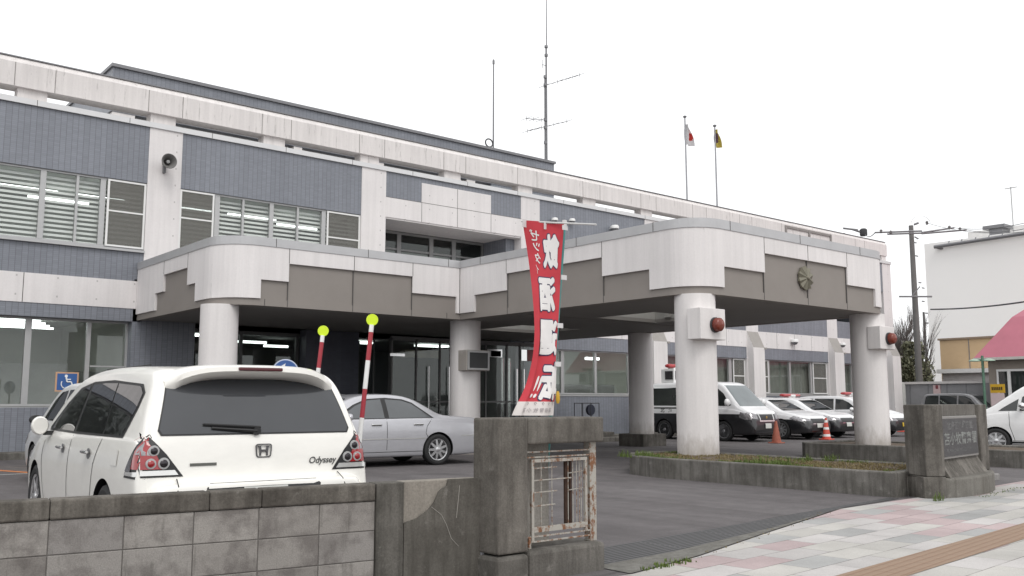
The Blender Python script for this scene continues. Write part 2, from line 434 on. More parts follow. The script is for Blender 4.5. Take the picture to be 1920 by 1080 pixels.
# grass tufts
def tufts(mb, pts, h=.12, n=14, spread=.1, mi=0):
    for (x, y, z) in pts:
        for k in range(n):
            a = random.uniform(0, 6.28); r = random.uniform(0, spread); bx, by = x + r * math.cos(a), y + r * math.sin(a)
            hh = h * random.uniform(.5, 1.2); l = random.uniform(.15, .6) * hh; b = random.uniform(0, 6.28); w = .006
            wx, wy = -math.sin(b) * w, math.cos(b) * w; tx, ty = bx + math.cos(b) * l, by + math.sin(b) * l
            mx_, my_ = bx + math.cos(b) * l * .35, by + math.sin(b) * l * .35
            mb.add([(bx - wx, by - wy, z - .01), (bx + wx, by + wy, z - .01), (mx_ + wx * .8, my_ + wy * .8, z + hh * .6), (mx_ - wx * .8, my_ - wy * .8, z + hh * .6), (tx, ty, z + hh)],
                   [(0, 1, 2, 3), (3, 2, 4)], mi)
def grassmat(name, a, b):
    t = NT(name); c = t.coord(); n = t.noise(c, 6, 4, .7); return t.set(t.mix(n, a, b), .7, spec=.3)
M['grass'] = grassmat('grass_blades', (.055, .10, .022), (.15, .19, .05))
M['drygrass'] = grassmat('dry_grass_blades', (.16, .13, .06), (.24, .19, .10))
M['soil'] = simple('planter_soil', (.115, .085, .06), .95, var=.5, scale=7, bump=.8)

def planter(name, label, poly, w, h, soil_h):
    t = thing(name, label, 'planter', (poly[0][0], poly[0][1], 0))
    k = MB(); n = len(poly)
    a = sum(poly[i][0] * poly[(i + 1) % n][1] - poly[(i + 1) % n][0] * poly[i][1] for i in range(n))
    if a < 0: poly = poly[::-1]
    inner = []
    for i in range(n):
        p0, p1, p2 = (Vector(poly[(i + q) % n]) for q in (-1, 0, 1))
        d1, d2 = (p1 - p0).normalized(), (p2 - p1).normalized(); n1, n2 = Vector((-d1.y, d1.x)), Vector((-d2.y, d2.x)); m = n1 + n2
        inner.append(p1 + m / max(.4, m.dot(n1)) * w)
    v = []
    for i in range(n): v += [(*poly[i], -.05), (*poly[i], h), (*inner[i], h), (*inner[i], -.05)]
    fs = []
    for i in range(n):
        j = (i + 1) % n
        for q in range(4): fs.append((4 * i + q, 4 * j + q, 4 * j + (q + 1) % 4, 4 * i + (q + 1) % 4))
    k.add(v, fs); build('kerb', k, M['kerb'], t, bevel=.02)
    if soil_h is not None:
        s = MB(); s.add([(p.x, p.y, soil_h) for p in inner], [tuple(range(n))]); so = build('soil', s, M['soil'], t)
    return inner
# ------------------------------------------------------------------ main building
F = 23.98; X0, BAY, PW = 7.556, 6.337, .86
PL = lambda n: X0 + n * BAY
PR = lambda n: X0 + n * BAY + PW
XL, XR = -6.0, 45.46
ZC, Z2T, ZS, ZW1, ZW2, ZT = 8.42, 6.93, 5.16, 4.35, 3.646, 3.15
bl = thing('police_station', 'long two storey station building with white concrete frame, blue grey tile bands and roof beam', 'building', (15, F, 0))

tile = MB(); wh = MB(); cop = MB()
def T(x0, x1, z0, z1, y=F, d=.3): tile.box(x0, x1, y, y + d, z0, z1)
def Wp(x0, x1, z0, z1, y=F - .015, d=.3): wh.box(x0, x1, y, y + d, z0, z1)
def J(x0, x1, z0, z1, y): wh.box(x0, x1, y - .003, y + .01, z0, z1, 1)
# upper tile parapet between pilasters
for n in range(-3, 7):
    a, b = max(XL, PR(n)), min(PL(n + 1), XR - .84)
    if a < b and n != 1: T(a, b, Z2T, ZC)
# spandrel under second floor windows, white band, lower tile lintel
for n in range(-3, 7):
    a, b = max(XL, PR(n)), min(PL(n + 1), XR - .84)
    if a >= b: continue
    if n == 1: continue
    T(a, b, ZW1, ZS)
    if n < 0 or n >= 2:
        Wp(a, b, ZW2, ZW1); T(a, b, ZT if n >= 0 else 3.32, ZW2)
        J((a + b) / 2 - .008, (a + b) / 2 + .008, ZW2, ZW1, F - .015)
        if n >= 2:
            for q in (.25, .75): J(a + (b - a) * q - .006, a + (b - a) * q + .006, ZW2, ZW1, F - .015)
for n in range(-2, 7):                      # pilasters
    a, b = (PL(n), PR(n)) if n < 6 else (XR - .84, XR)
    if n >= 3: Wp(a, b, 0, ZC, F - .02, .4)
    elif n in (-1, -2):
        Wp(a, b, ZW2, ZC, F - .02, .4); T(a, b, 3.32, ZW2); tile.box(a, b, F, F + .3, 0, 3.32)
    else: Wp(a, b, ZW1, ZC, F - .02, .4)
# lower buttresses of the right hand pilasters, cut on a slope
M['flash'] = simple('buttress_flashing', (.33, .31, .29), .6)
for n in range(3, 7):
    a, b = (PL(n) + .03, PR(n) - .03) if n < 6 else (XR - .83, XR - .03); but = MB(); y0, y1 = F - .021, F - .34
    v = [(a, y0, 0), (a, y1, 0), (a, y1, 3.62), (a, y0, 4.32), (b, y0, 0), (b, y1, 0), (b, y1, 3.62), (b, y0, 4.32)]
    but.add(v, [(0, 1, 2, 3), (7, 6, 5, 4), (1, 5, 6, 2), (0, 4, 5, 1), (0, 3, 7, 4)], 0); but.add(v, [(3, 2, 6, 7)], 1)
    but.box(b - .02, b + .1, y1 - .06, y1 + .05, 3.56, 3.63, 1)
    build('buttress', but, [M['white_plain'], M['flash']], bl)
# bay with the recessed balcony (pilaster 1 to 2)
a, b = PR(1), PL(2); q1, q2 = 16.08, 18.89
T(a, q1, 7.61, ZC); T(q2, b, 7.61, ZC); T(q1, q2, 8.25, ZC)
Wp(a, b, 6.98, 7.61, F - .03, .33); Wp(q1, q2, 7.61, 8.25, F - .03, .33)
for x in (q1, (q1 + q2) / 2, q2): J(x - .007, x + .007, 6.985, 7.61, F - .03)
J((q1 + q2) / 2 - .007, (q1 + q2) / 2 + .007, 7.62, 8.25, F - .03); J(a, b, 7.603, 7.617, F - .03)
tile.box(18.9 + .95, b, F + .35, F + 1.6, 4.4, 6.98); tile.box(a, a + .02, F, F + 1.6, 4.4, 6.98)
wh.box(a, b, F + .0, F + 1.6, 6.93, 6.978)                                   # balcony soffit
wh.box(a, b, F + .3, F + 1.6, 4.3, 4.4)
tile.box(a, b, F + 1.6, F + 1.8, 4.4, 5.35)
# ground storey
T(XL, 7.36, 0, 1.17); T(7.36, 8.97, 0, 4.4, F); tile.box(8.85, 8.97, F + .3, F + 1.2, 0, 4.4)
T(PR(2), PL(3), 0, 1.55); T(PR(3), PL(4), 0, 1.62); T(PR(4), PL(5), 0, 1.62); T(PR(5), XR - .85, 0, 1.62)
T(20.35, PR(2) + .02, 0, 3.7, F - .01); T(20.0, 20.34, 0, 3.4, F + .02)
# body of the building behind, roof and right gable
tile.box(XR - .3, XR, F + .3, F + 16, 0, ZC); tile.box(XL, XL + .3, F + .3, F + 16, 0, ZC); tile.box(XL, XR, F + 15.7, F + 16, 0, ZC)
build('tile_cladding', tile, M['tile'], bl)
build('concrete_frame', wh, [M['white'], M['joint']], bl)
cop.box(XL, XR + .05, F - .06, F + .36, ZC + .002, ZC + .14)
for k in range(24): cop.box(XL + 2.17 * k, XL + 2.17 * k + .012, F - .064, F + .2, ZC + .004, ZC + .143, 1)
build('coping', cop, [simple('parapet_coping', (.66, .66, .665), .35, .2, var=.05), M['joint']], bl)
rf = MB(); rf.box(XL + .3, XR - .3, F + .3, F + 15.7, 8.0, 8.15); rf.box(XL + .3, XR - .3, F + 1.9, F + 15.7, 4.5, 4.8); build('roof', rf, M['paving_grey'], bl)
# free standing concrete beam over the parapet
bm_ = MB(); YB0, YB1 = 24.12, 24.62
prof = [(YB0, 8.88), (YB0, 9.47), (YB0 + .10, 9.62), (YB1 - .1, 9.62), (YB1, 9.52), (YB1, 8.88)]
def beam(x0, x1):
    v = [(x0, y, z) for y, z in prof] + [(x1, y, z) for y, z in prof]; n = len(prof)
    bm_.add(v, [tuple(range(n)), tuple(range(2 * n - 1, n - 1, -1))] + [(i, n + i, n + (i + 1) % n, (i + 1) % n) for i in range(n)], 0)
beam(XL, 45.5)
for n in range(-4, 13):
    x = X0 + n * BAY / 2
    for xx in (x - .02, x + PW + .02):
        if XL < xx < 45: bm_.box(xx - .009, xx + .009, YB0 - .003, YB0 + .01, 8.885, 9.47, 1)
    if x + .8 < 45.5 and x > XL: bm_.box(x + .08, x + PW - .12, YB0 + .1, YB1 - .05, ZC + .15, 8.882, 0)
for x in (36.3, 38.2, 40.05): bm_.box(x, x + .12, YB0 - .05, YB0 + .02, 8.94, 9.40, 1)
for x in (36.42, 38.32): bm_.box(x, x + 1.75, YB0 - .05, YB0 + .02, 9.29, 9.40, 1)
bm_.box(45.0, 45.44, YB0 + .05, YB1 - .05, 8.4, 8.882, 0)
build('roof_beam', bm_, [concrete_white('stained_white_concrete', (.75, .715, .70), .12, False, False, .585), simple('beam_joint', (.27, .25, .24), .8)], bl, bevel=.0)
bc = MB(); bc.box(XL, 45.52, YB0 + .06, YB1 - .06, 9.622, 9.65)
build('beam_flashing', bc, M['steel'], bl)

# windows: frame > pane, blind
def window(x0, x1, z0, z1, y, mull, screens=(), blind=False, fr=.05, parent=None, dep=.09, mat='alu', sill=True, glass='glass', tz=None, curtain=False):
    f = MB()
    f.box(x0, x1, y, y + dep, z0, z0 + fr); f.box(x0, x1, y, y + dep, z1 - fr, z1)
    f.box(x0, x0 + fr, y, y + dep, z0 + fr, z1 - fr); f.box(x1 - fr, x1, y, y + dep, z0 + fr, z1 - fr)
    for m in mull:
        m, w = m if isinstance(m, tuple) else (m, .1)
        f.box(m - w / 2, m + w / 2, y - .004, y + dep, z0 + fr, z1 - fr)
    if tz: f.box(x0 + fr, x1 - fr, y + .01, y + dep - .01, tz - .03, tz + .03)
    if sill: f.box(x0 - .0, x1 + .0, y - .14, y - .002, z0 - .07, z0 - .015)
    o = build('window', f, M[mat], parent or bl)
    p = MB(); p.box(x0 + fr, x1 - fr, y + .045, y + .05, z0 + fr, z1 - fr); build('pane', p, M[glass], o)
    for (s0, s1, sz) in screens:
        s = MB()
        s.box(s0, s1, y - .045, y - .01, z0 + .03, z0 + .075); s.box(s0, s1, y - .045, y - .01, z1 - .07, z1 - .025)
        s.box(s0, s0 + .05, y - .045, y - .01, z0 + .075, z1 - .07); s.box(s1 - .05, s1, y - .045, y - .01, z0 + .075, z1 - .07)
        s.box(s0 + .05, s1 - .05, y - .04, y - .012, sz - .02, sz + .02)
        so = build('screen_frame', s, M['whitepaint'], o)
        n = MB(); n.box(s0 + .05, s1 - .05, y - .03, y - .028, z0 + .075, z1 - .07); so2 = build('insect_mesh', n, M['mesh'], o)
    if blind:
        b = MB(); z = z0 + .04
        while z < z1 - .08:
            b.add([(x0 + .06, y + .14, z), (x1 - .06, y + .14, z), (x1 - .06, y + .152, z + .062), (x0 + .06, y + .152, z + .062)], [(0, 1, 2, 3)]); z += .118
        build('blind', b, M['blind'], o)
    if curtain:
        c = MB(); n = 60
        vs = []
        for i in range(n + 1):
            xx = x0 + .05 + (x1 - x0 - .1) * i / n; yy = y + .25 + .03 * math.sin(i * 1.7) + .015 * math.sin(i * .6)
            vs += [(xx, yy, z0 - .1), (xx, yy, z1)]
        c.add(vs, [(2 * i, 2 * i + 2, 2 * i + 3, 2 * i + 1) for i in range(n)]); build('curtain', c, M['curtain'], o, smooth=60)
    return o
M['alu_mid'] = simple('mid_grey_aluminium', (.30, .30, .30), .45, .3, var=.06)
def meshmat():
    t = NT('insect_mesh'); t.n.remove(t.b)
    tr = t.node('ShaderNodeBsdfTransparent'); df = t.node('ShaderNodeBsdfDiffuse'); df.inputs[0].default_value = (.22, .215, .2, 1)
    m = t.node('ShaderNodeMixShader'); m.inputs[0].default_value = .5
    t.link(tr.outputs[0], m.inputs[1]); t.link(df.outputs[0], m.inputs[2]); t.link(m.outputs[0], t.out.inputs[0]); return t.m
M['mesh'] = meshmat()
M['curtain'] = simple('curtain_cloth', (.21, .215, .19), .9, var=.15)
Y2 = F + .06
window(PR(-1), PL(0), ZS, Z2T, Y2, [(3.35, .1), (5.12, .13), (5.9, .06), (6.5, .13)], [(6.6, PL(0) - .01, 6.1)], True)
window(PR(-2), PL(-1), ZS, Z2T, Y2, [(-3.1, .1), (-1.2, .13)], [], True)
window(PR(0), PL(1), ZS, Z2T, Y2, [(9.46, .14), (10.2, .06), (11.04, .12), (11.85, .06), (12.68, .13)], [(PR(0) + .01, 9.36, 6.15), (12.77, PL(1) - .01, 6.13)], True)
window(PR(1) + .03, 19.85, 5.36, 6.92, F + 1.62, [(16.3, .16), (17.6, .16), (18.55, .16)], (), False, .08, mat='alu_mid', sill=False, glass='glass_dark', tz=6.33)
lp = MB(); lp.box(PR(1) + .2, 18.6, F + 1.74, F + 1.76, 5.4, 6.28); build('low_panel', lp, simple('pale_lower_panel', (.42, .43, .42), .8, var=.15), bl)
window(XL + .3, 7.36, 1.2, 3.32, F + .3, [(1.2, .12), (2.9, .12), (5.06, .14), (6.42, .1)], [], False)
rail = MB(); rail.box(6.48, 7.3, F + .27, F + .295, 2.16, 2.2); build('window_rail', rail, M['alu'], bl)
window(PR(2), PL(3), 1.57, ZT, F + .12, [(22.25, .1), (22.32, .05), (23.92, .11), (25.7, .11)], [], False)
window(PR(3), PL(4), 1.64, ZT, F + .12, [(29.3, .1), (30.6, .1), (31.9, .2)], [(32.06, PL(4) - .04, 2.4)], False, curtain=True)
window(PR(4), PL(5), 1.64, ZT, F + .12, [(34.65, .12), (36.27, .12), (37.95, .14)], [(PR(4) + .04, 34.57, 2.4), (38.05, PL(5) - .04, 2.4)], False, curtain=True)
window(PR(5), XR - .85, 1.64, ZT, F + .12, [(40.6, .1), (41.5, .12), (43.5, .1)], [], False, curtain=True)

# rooms seen through the glass
rm = MB()
def room(x0, x1, y0, y1, z0, z1, mi=0):
    rm.add([(x0, y0, z0), (x1, y0, z0), (x1, y1, z0), (x0, y1, z0), (x0, y0, z1), (x1, y0, z1), (x1, y1, z1), (x0, y1, z1)],
           [(0, 1, 2, 3), (4, 7, 6, 5), (2, 6, 7, 3), (0, 3, 7, 4), (1, 5, 6, 2)], mi)
room(XL + .35, 14.5, F + .42, F + 6, 4.82, 7.35); room(XL + .35, 7.4, F + .5, F + 7, .2, 3.6)
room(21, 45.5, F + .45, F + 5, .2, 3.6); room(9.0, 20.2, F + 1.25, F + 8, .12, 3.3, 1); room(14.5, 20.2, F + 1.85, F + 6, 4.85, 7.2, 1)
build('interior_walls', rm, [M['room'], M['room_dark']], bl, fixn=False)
def tubes_and_fills(name, lst):
    for p in lst:
        m = MB(); m.box(*p); build(name, m, M['tube'], bl)
tubes_and_fills('tube_and_fill_light', [(4.4, 5.9, F + 2.0, F + 2.07, 6.78, 6.84), (6.4, 7.6, F + 2.0, F + 2.07, 6.78, 6.84), (5.6, 7.2, F + 4, F + 4.07, 6.98, 7.04),
    (8.9, 10.0, F + 1.6, F + 1.67, 6.72, 6.78), (10.4, 11.9, F + 1.6, F + 1.67, 6.72, 6.78), (12.6, 14, F + 3, F + 3.07, 6.9, 6.96),
    (10.9, 12.0, F + 2.2, F + 2.3, 3.05, 3.12), (12.4, 13.2, F + 3.2, F + 3.3, 3.02, 3.09), (22.4, 23.6, F + 2, F + 2.06, 3.0, 3.05), (25.3, 26, F + 2, F + 2.1, 2.95, 3.05), (35.9, 37.2, F + 2.5, F + 2.6, 3.2, 3.26)]
    + [(x, x + 1.6, F + y_, F + y_ + .5, 3.5, 3.55) for x in (21.6, 24.4, 29.5, 33, 36.5, 40) for y_ in (1.0, 2.8)] + [(x, x + 1.3, F + y_, F + y_ + .06, 7.26, 7.3) for x in (1, 4, 9, 11.5) for y_ in (.9,)] + [(x, x + 1.2, F + 2.2, F + 2.6, 3.2, 3.26) for x in (9.4, 14.6, 17.6)] + [(3.6 + .3 * k, 5.4 + .3 * k, F + 1.2 + .85 * k, F + 1.26 + .85 * k, 3.36, 3.41) for k in range(5)])  # unseen panels and lamp rows added to brighten rooms and lobby; last row real
# desks and partitions inside the left office
ds = MB(); ds.box(2.5, 6.2, F + 1.2, F + 1.26, .2, 2.25); ds.box(6.3, 7.2, F + 2, F + 2.5, .2, 2.1); ds.box(22.4, 26, F + 1.2, F + 1.6, .2, 1.95); ds.box(34.5, 37.5, F + 1.2, F + 1.6, .2, 2.3)
build('partition', ds, simple('office_partition', (.26, .27, .25), .8, var=.2, scale=2), bl)

# entrance glazing under the canopy
eg = MB(); ye = F + 1.0
for x in (8.97, 10.62, 12.35, 13.4):
    eg.box(x, x + .09, ye - .05, ye + .05, .1, 3.3)
eg.box(8.97, 13.4, ye - .04, ye + .04, 3.2, 3.3); eg.box(8.97, 13.4, ye - .04, ye + .04, .1, .25); eg.box(8.97, 13.4, ye - .035, ye + .035, 1.0, 1.06)
e0 = build('entrance_glazing', eg, M['alu_dark'], bl)
p = MB(); p.box(9, 13.4, ye - .01, ye, .25, 3.2); build('pane', p, M['glass_dark'], e0)
dk = MB(); dk.box(12.45, 14.2, ye - .5, ye - .1, .1, 3.4); build('dark_tile_pier', dk, M['tile_dark'], bl)
# glass wind lobby
ve = MB(); yv = 22.7; va, vb = 14.25, 20.0
for x in (14.25, 15.1, 15.95, 16.35, 16.8, 17.7, 18.55, 19.1, 19.95): ve.box(x, x + .05, yv, yv + .06, .1, 3.15)
ve.box(va, vb, yv, yv + .08, 3.08, 3.2); ve.box(va, vb, yv + .01, yv + .06, 1.28, 1.33); ve.box(va, vb, yv, yv + .07, .1, .2)
for y in (yv, yv + .9, yv + 1.8): ve.box(va, va + .05, y + .08, y + .13, .1, 3.15); ve.box(vb, vb + .05, y + .08, y + .13, .1, 3.15)
vo = build('entrance_lobby', ve, M['alu_dark'], bl)
p = MB(); p.box(va + .05, vb - .05, yv + .03, yv + .035, .2, 3.08); p.box(va + .02, va + .025, yv + .2, F + .9, .2, 3.08); build('pane', p, M['glass_dark'], vo)
d = MB()
d.box(14.9, 16.2, yv + .3, yv + .55, 2.62, 2.84); build('door_header', d, simple('bronze_header', (.32, .29, .23), .35, .6), vo)
d = MB(); d.box(14.2, 14.7, yv - .02, yv - .005, 2.62, 2.7); d.box(17.75, 18.35, yv - .03, yv - .005, 2.7, 2.95)
build('lit_transom', d, M['chrome'], vo)
for x in (15.55, 16.28, 18.95, 19.25): build('door_handle', MB().tube((x, yv - .05, .9), (x, yv - .05, 2.35), .022), M['chrome'], vo)
for x in (18.62, 18.9): build('chrome_post', MB().tube((x, yv + .3, .3), (x, yv + .3, 2.7), .06), M['chrome'], vo)
d = MB(); d.box(16.55, 16.62, yv - .03, yv - .005, 1.7, 2.7); d.box(19.4, 19.75, yv - .03, yv - .005, 2.62, 2.98); build('notice', d, simple('red_notice', (.42, .16, .16), .6), vo)
d = MB(); d.box(17.9, 18.3, yv - .03, yv - .012, 2.72, 2.9); d.box(19.15, 19.38, yv - .03, yv - .005, 2.62, 2.98); build('door_sign', d, M['chrome'], vo)
fl = MB(); fl.box(7.4, 20.4, 22.0, F + 1.2, -.05, .1); build('entrance_step', fl, M['paving_grey'], bl)
st = MB(); st.box(20.95, 22.6, 21.9, 23.9, -.05, .3); st.box(20.95, 22.9, 21.5, 21.88, -.05, .15); build('side_step', st, M['cgrey'], bl, bevel=.02)

# set back third storey
ph = MB(); YP = 27.6; xa, xb = 7.55, 25.1
ph.box(xa, xb, YP, YP + 8, 9.78, 11.12, 0); ph.box(xb - 3.3, xb, YP + .02, YP + 8, 8.1, 9.78, 0); ph.box(xa + .02, xb - 3.3, YP + .35, YP + 8, 8.1, 9.779, 1)
for x, w in ((7.6, .65), (13.4, .3), (16.5, .4), (20.6, .4)): ph.box(x, x + w, YP + .02, YP + .34, 8.1, 9.778, 1)
po = build('upper_storey', ph, [M['tile'], M['white_plain']], bl)
f = MB(); f.box(xa - .05, xb + .05, YP - .07, YP + 8, 11.121, 11.22); build('coping', f, M['steel'], po)
for (a, b, ms) in ((8.35, 13.3, (9.6, 11.0, 12.1)), (13.8, 16.4, (14.7, 15.5)), (17.0, 20.5, (18.2, 19.4))):
    f = MB(); f.box(a, b, YP + .25, YP + .33, 8.55, 8.62); f.box(a, b, YP + .25, YP + .33, 9.7, 9.776)
    for m in ms: f.box(m, m + .09, YP + .24, YP + .33, 8.62, 9.7)
    w = build('window', f, M['whitepaint'], po); p = MB(); p.box(a, b, YP + .3, YP + .305, 8.62, 9.7); build('pane', p, simple('upper_window_glass', (.05, .052, .065), .05), w)
# ------------------------------------------------------------------ entrance canopy (porte cochere)
YA, XB0, YBf, XB1, XA0 = 18.46, 13.57, 10.95, 20.85, 7.42
zcc, s1, s2, s3, bb = 4.64, 4.31, 3.91, 3.50, 3.35
cn = thing('entrance_canopy', 'L shaped entrance canopy on round white columns with stepped white fascia and taupe panels', 'canopy', (14, 16, 0))
def arc(cx, cy, r, a0, a1, n=12): return [(cx + r * math.cos(R(a0 + (a1 - a0) * i / n)), cy + r * math.sin(R(a0 + (a1 - a0) * i / n))) for i in range(n + 1)]
RA, RB = .85, .75
cornA = arc(XA0 + RA, YA + RA, RA, 180, 270); cornB = arc(XB0 + RB, YBf + RB, RB, 180, 270); cornC = arc(XB1 - RB, YBf + RB, RB, 270, 360)
YE = F - .03
full = [(XA0, YE)] + cornA + [(XB0, YA)] + cornB + cornC + [(XB1, YE)]
# keep the fascia on the outside: path runs counter clockwise, the body lies on its left
fa = MB(); TH = .16
def seg(path, z0): fa.strip(path, z0, zcc, TH)
seg([(XA0, YE), (XA0, 22.55)], s3); seg([(XA0, 22.55), (XA0, 22.0)], s2); seg([(XA0, 22.0), (XA0, 20.45)], s1); seg([(XA0, 20.45), (XA0, 19.95)], s2)
seg([(XA0, 19.95)] + cornA + [(XA0 + RA + .02, YA)], s3) if XA0 + RA > 7.63 else None
seg([(XA0 + RA + .02, YA), (8.93, YA)], s2)
seg([(8.93, YA), (12.16, YA)], s1); seg([(12.16, YA), (13.47, YA)], s2); seg([(13.47, YA), (XB0, YA), (XB0, 17.86)], s3)
seg([(XB0, 17.86), (XB0, 16.62)], s2); seg([(XB0, 16.62), (XB0, 13.45)], s1); seg([(XB0, 13.45), (XB0, 12.14)], s2)
seg([(XB0, 12.14)] + cornB + [(14.40, YBf)], s3); seg([(14.40, YBf), (15.73, YBf)], s2); seg([(15.73, YBf), (18.85, YBf)], s1); seg([(18.85, YBf), (20.03, YBf)], s2)
seg([(20.03, YBf)] + cornC + [(XB1, 12.5)], s3); seg([(XB1, 12.5), (XB1, 13.9)], s2); seg([(XB1, 13.9), (XB1, 17)], s1); seg([(XB1, 17), (XB1, YE)], s3)
def vj(x, y, z0, z1, ax):
    if ax == 'x': fa.box(x - .007, x + .007, y - .003, y + .02, z0, z1, 1)
    else: fa.box(x - .003, x + .02, y - .007, y + .007, z0, z1, 1)
for x in (8.93, 10.55, 12.16): vj(x, YA, s1 + .005, zcc, 'x')
for x in (15.73, 17.3, 18.85): vj(x, YBf, s1 + .005, zcc, 'x')
for y in (13.45, 15.0, 16.62): vj(XB0, y, s1 + .005, zcc, 'y')
vj(XA0, 20.45, s1 + .005, zcc, 'y'); vj(XA0, 22.0, s1 + .005, zcc, 'y')
fa.box(XB0 - .012, XB0 + .006, YA - .012, YA + .006, s3 + .01, zcc, 1)
build('fascia', fa, [M['white_fascia'], M['joint']], cn)
# taupe panels recessed behind the fascia, and the beam at the bottom
ins = .055
tp = MB()
def shrink(path, d):
    out = []
    for i in range(len(path)):
        a = Vector(path[max(i - 1, 0)]); b = Vector(path[min(i + 1, len(path) - 1)]); p = Vector(path[i])
        if 0 < i < len(path) - 1:
            d1, d2 = (p - a).normalized(), (b - p).normalized(); n1, n2 = Vector((-d1.y, d1.x)), Vector((-d2.y, d2.x)); m = n1 + n2; out.append(tuple(p + m / max(.3, m.dot(n1)) * d))
        else:
            q = (b - a).normalized(); out.append(tuple(p + Vector((-q.y, q.x)) * d))
    return out
tp.strip(shrink(full, ins), s3 - .0, 4.5, .08); tp.strip(shrink(full, ins - .02), bb, s3 - .002, .2)
for x in (8.93, 10.55, 12.16): tp.box(x - .008, x + .008, YA + ins - .024, YA + ins + .01, bb + .005, s1 - .005, 1)
for x in (15.73, 17.3, 18.85): tp.box(x - .008, x + .008, YBf + ins - .024, YBf + ins + .01, bb + .005, s1 - .005, 1)
for y in (13.45, 15.0, 16.62): tp.box(XB0 + ins - .024, XB0 + ins + .01, y - .008, y + .008, bb + .005, s1 - .005, 1)
for x in (8.4, 13.2): tp.box(x - .008, x + .008, YA + ins - .024, YA + ins + .01, bb + .005, s3 - .005, 1)
build('panel', tp, [M['taupe'], M['joint']], cn)
cp = MB(); cp.strip(shrink(full, -.015), zcc + .002, zcc + .185, .36)
for x, y, ax in ((8.6, YA, 'x'), (10.9, YA, 'x'), (13.2, YA, 'x'), (XB0, 17.6, 'y'), (XB0, 14.2, 'y'), (XB0, 12.0, 'y'), (14.6, YBf, 'x'), (17.0, YBf, 'x'), (19.4, YBf, 'x')):
    if ax == 'x': cp.box(x, x + .012, y - .02, y + .2, zcc + .004, zcc + .19, 1)
    else: cp.box(x - .02, x + .2, y, y + .012, zcc + .004, zcc + .19, 1)
build('coping', cp, [M['coping'], M['joint']], cn)
# soffit with two skylight wells
so = MB()
wellA, wellB = (16.0, 18.2, 18.9, 20.9), (16.0, 18.2, 14.2, 16.1)
def slab(x0, x1, y0, y1): so.box(x0, x1, y0, y1, bb + .012, bb + .1)
e = .22
so.prism([(XB0 + e, YA + e), (XB0 + e, YE - .02), (XA0 + e, YE - .02)] + shrink(cornA, e - .03), bb + .012, bb + .1)
so.prism([(XB1 - e, wellB[2]), (XB0 + e, wellB[2])] + shrink(cornB, e - .03) + shrink(cornC, e - .03), bb + .012, bb + .1)
for (x0, x1, y0, y1) in ((XB0 + e, wellB[0], wellB[2], wellB[3]), (wellB[1], XB1 - e, wellB[2], wellB[3]), (XB0 + e, XB1 - e, wellB[3], wellA[2]),
        (XB0 + e, wellA[0], wellA[2], wellA[3]), (wellA[1], XB1 - e, wellA[2], wellA[3]), (XB0 + e, XB1 - e, wellA[3], YE - .02)): slab(x0, x1, y0, y1)
so.box(XB0 + .3, XB1 - .3, wellB[3] + .3, wellB[3] + .55, bb - .0, bb + .01); 
build('soffit', so, M['soffit'], cn)
M['well'] = simple('well_lining', (.42, .41, .39), .7)
for (x0, x1, y0, y1) in (wellA, wellB):
    wl_ = MB()
    for k in ((x0 - .04, x0, y0, y1), (x1, x1 + .04, y0, y1), (x0 - .04, x1 + .04, y0 - .04, y0), (x0 - .04, x1 + .04, y1, y1 + .04)): wl_.box(k[0], k[1], k[2], k[3], bb + .101, 4.62)
    for q in range(3): wl_.box(x1 - .08, x1 - .003, y0 + .35 + q * .5, y0 + .55 + q * .5, bb + .12, 4.5)
    build('skylight_well', wl_, M['well'], cn)
rs = MB()
def rslab(x0, x1, y0, y1): rs.box(x0, x1, y0, y1, 4.5, 4.6)
rs.prism([(XB0 + .2, YA + .2), (XB0 + .2, YE - .02), (XA0 + .2, YE - .02)] + shrink(cornA, .19), 4.5, 4.6)
rs.prism([(XB1 - .2, wellB[2] - .05), (XB0 + .2, wellB[2] - .05)] + shrink(cornB, .19) + shrink(cornC, .19), 4.5, 4.6)
for (x0, x1, y0, y1) in ((XB0 + .2, wellB[0] - .05, wellB[2] - .05, wellB[3] + .05), (wellB[1] + .05, XB1 - .2, wellB[2] - .05, wellB[3] + .05), (XB0 + .2, XB1 - .2, wellB[3] + .05, wellA[2] - .05),
        (XB0 + .2, wellA[0] - .05, wellA[2] - .05, wellA[3] + .05), (wellA[1] + .05, XB1 - .2, wellA[2] - .05, wellA[3] + .05), (XB0 + .2, XB1 - .2, wellA[3] + .05, YE - .02)): rslab(x0, x1, y0, y1)
build('roof', rs, M['paving_grey'], cn)
for (x0, x1, y0, y1) in (wellA, wellB):
    s = MB(); cx, cy, za, zb_ = (x0 + x1) / 2, (y0 + y1) / 2, 4.66, 5.35
    P4 = [(x0 - .1, y0 - .1), (x1 + .1, y0 - .1), (x1 + .1, y1 + .1), (x0 - .1, y1 + .1)]
    for i in range(4):
        s.tube((*P4[i], za), (cx, cy, zb_), .045, n=6); s.tube((*P4[i], za), (*P4[(i + 1) % 4], za), .05, n=6)
    sk = build('skylight', s, M['whitepaint'], cn)
    g_ = MB(); g_.add([(*q, za) for q in P4] + [(cx, cy, zb_)], [(i, (i + 1) % 4, 4) for i in range(4)]); build('pane', g_, M['glass'], sk)
# columns
def col_(x, y, z0, r=.395):
    m = MB(); m.lathe([(r, z0), (r, bb + .01)], (x, y, 0), n=48); return build('column', m, M['white_plain'], cn, smooth=40)
col_(7.66, 19.1, 0); col_(14.13, 18.97, 0); col_(14.06, 11.42, .05); col_(20.44, 11.42, .05); c5 = col_(20.72, 18.95, .3, .37)
pd = MB(); pd.box(20.24, 21.25, 18.45, 19.45, -.02, .36); build('column_base', pd, M['cgrey'], cn, bevel=.02)

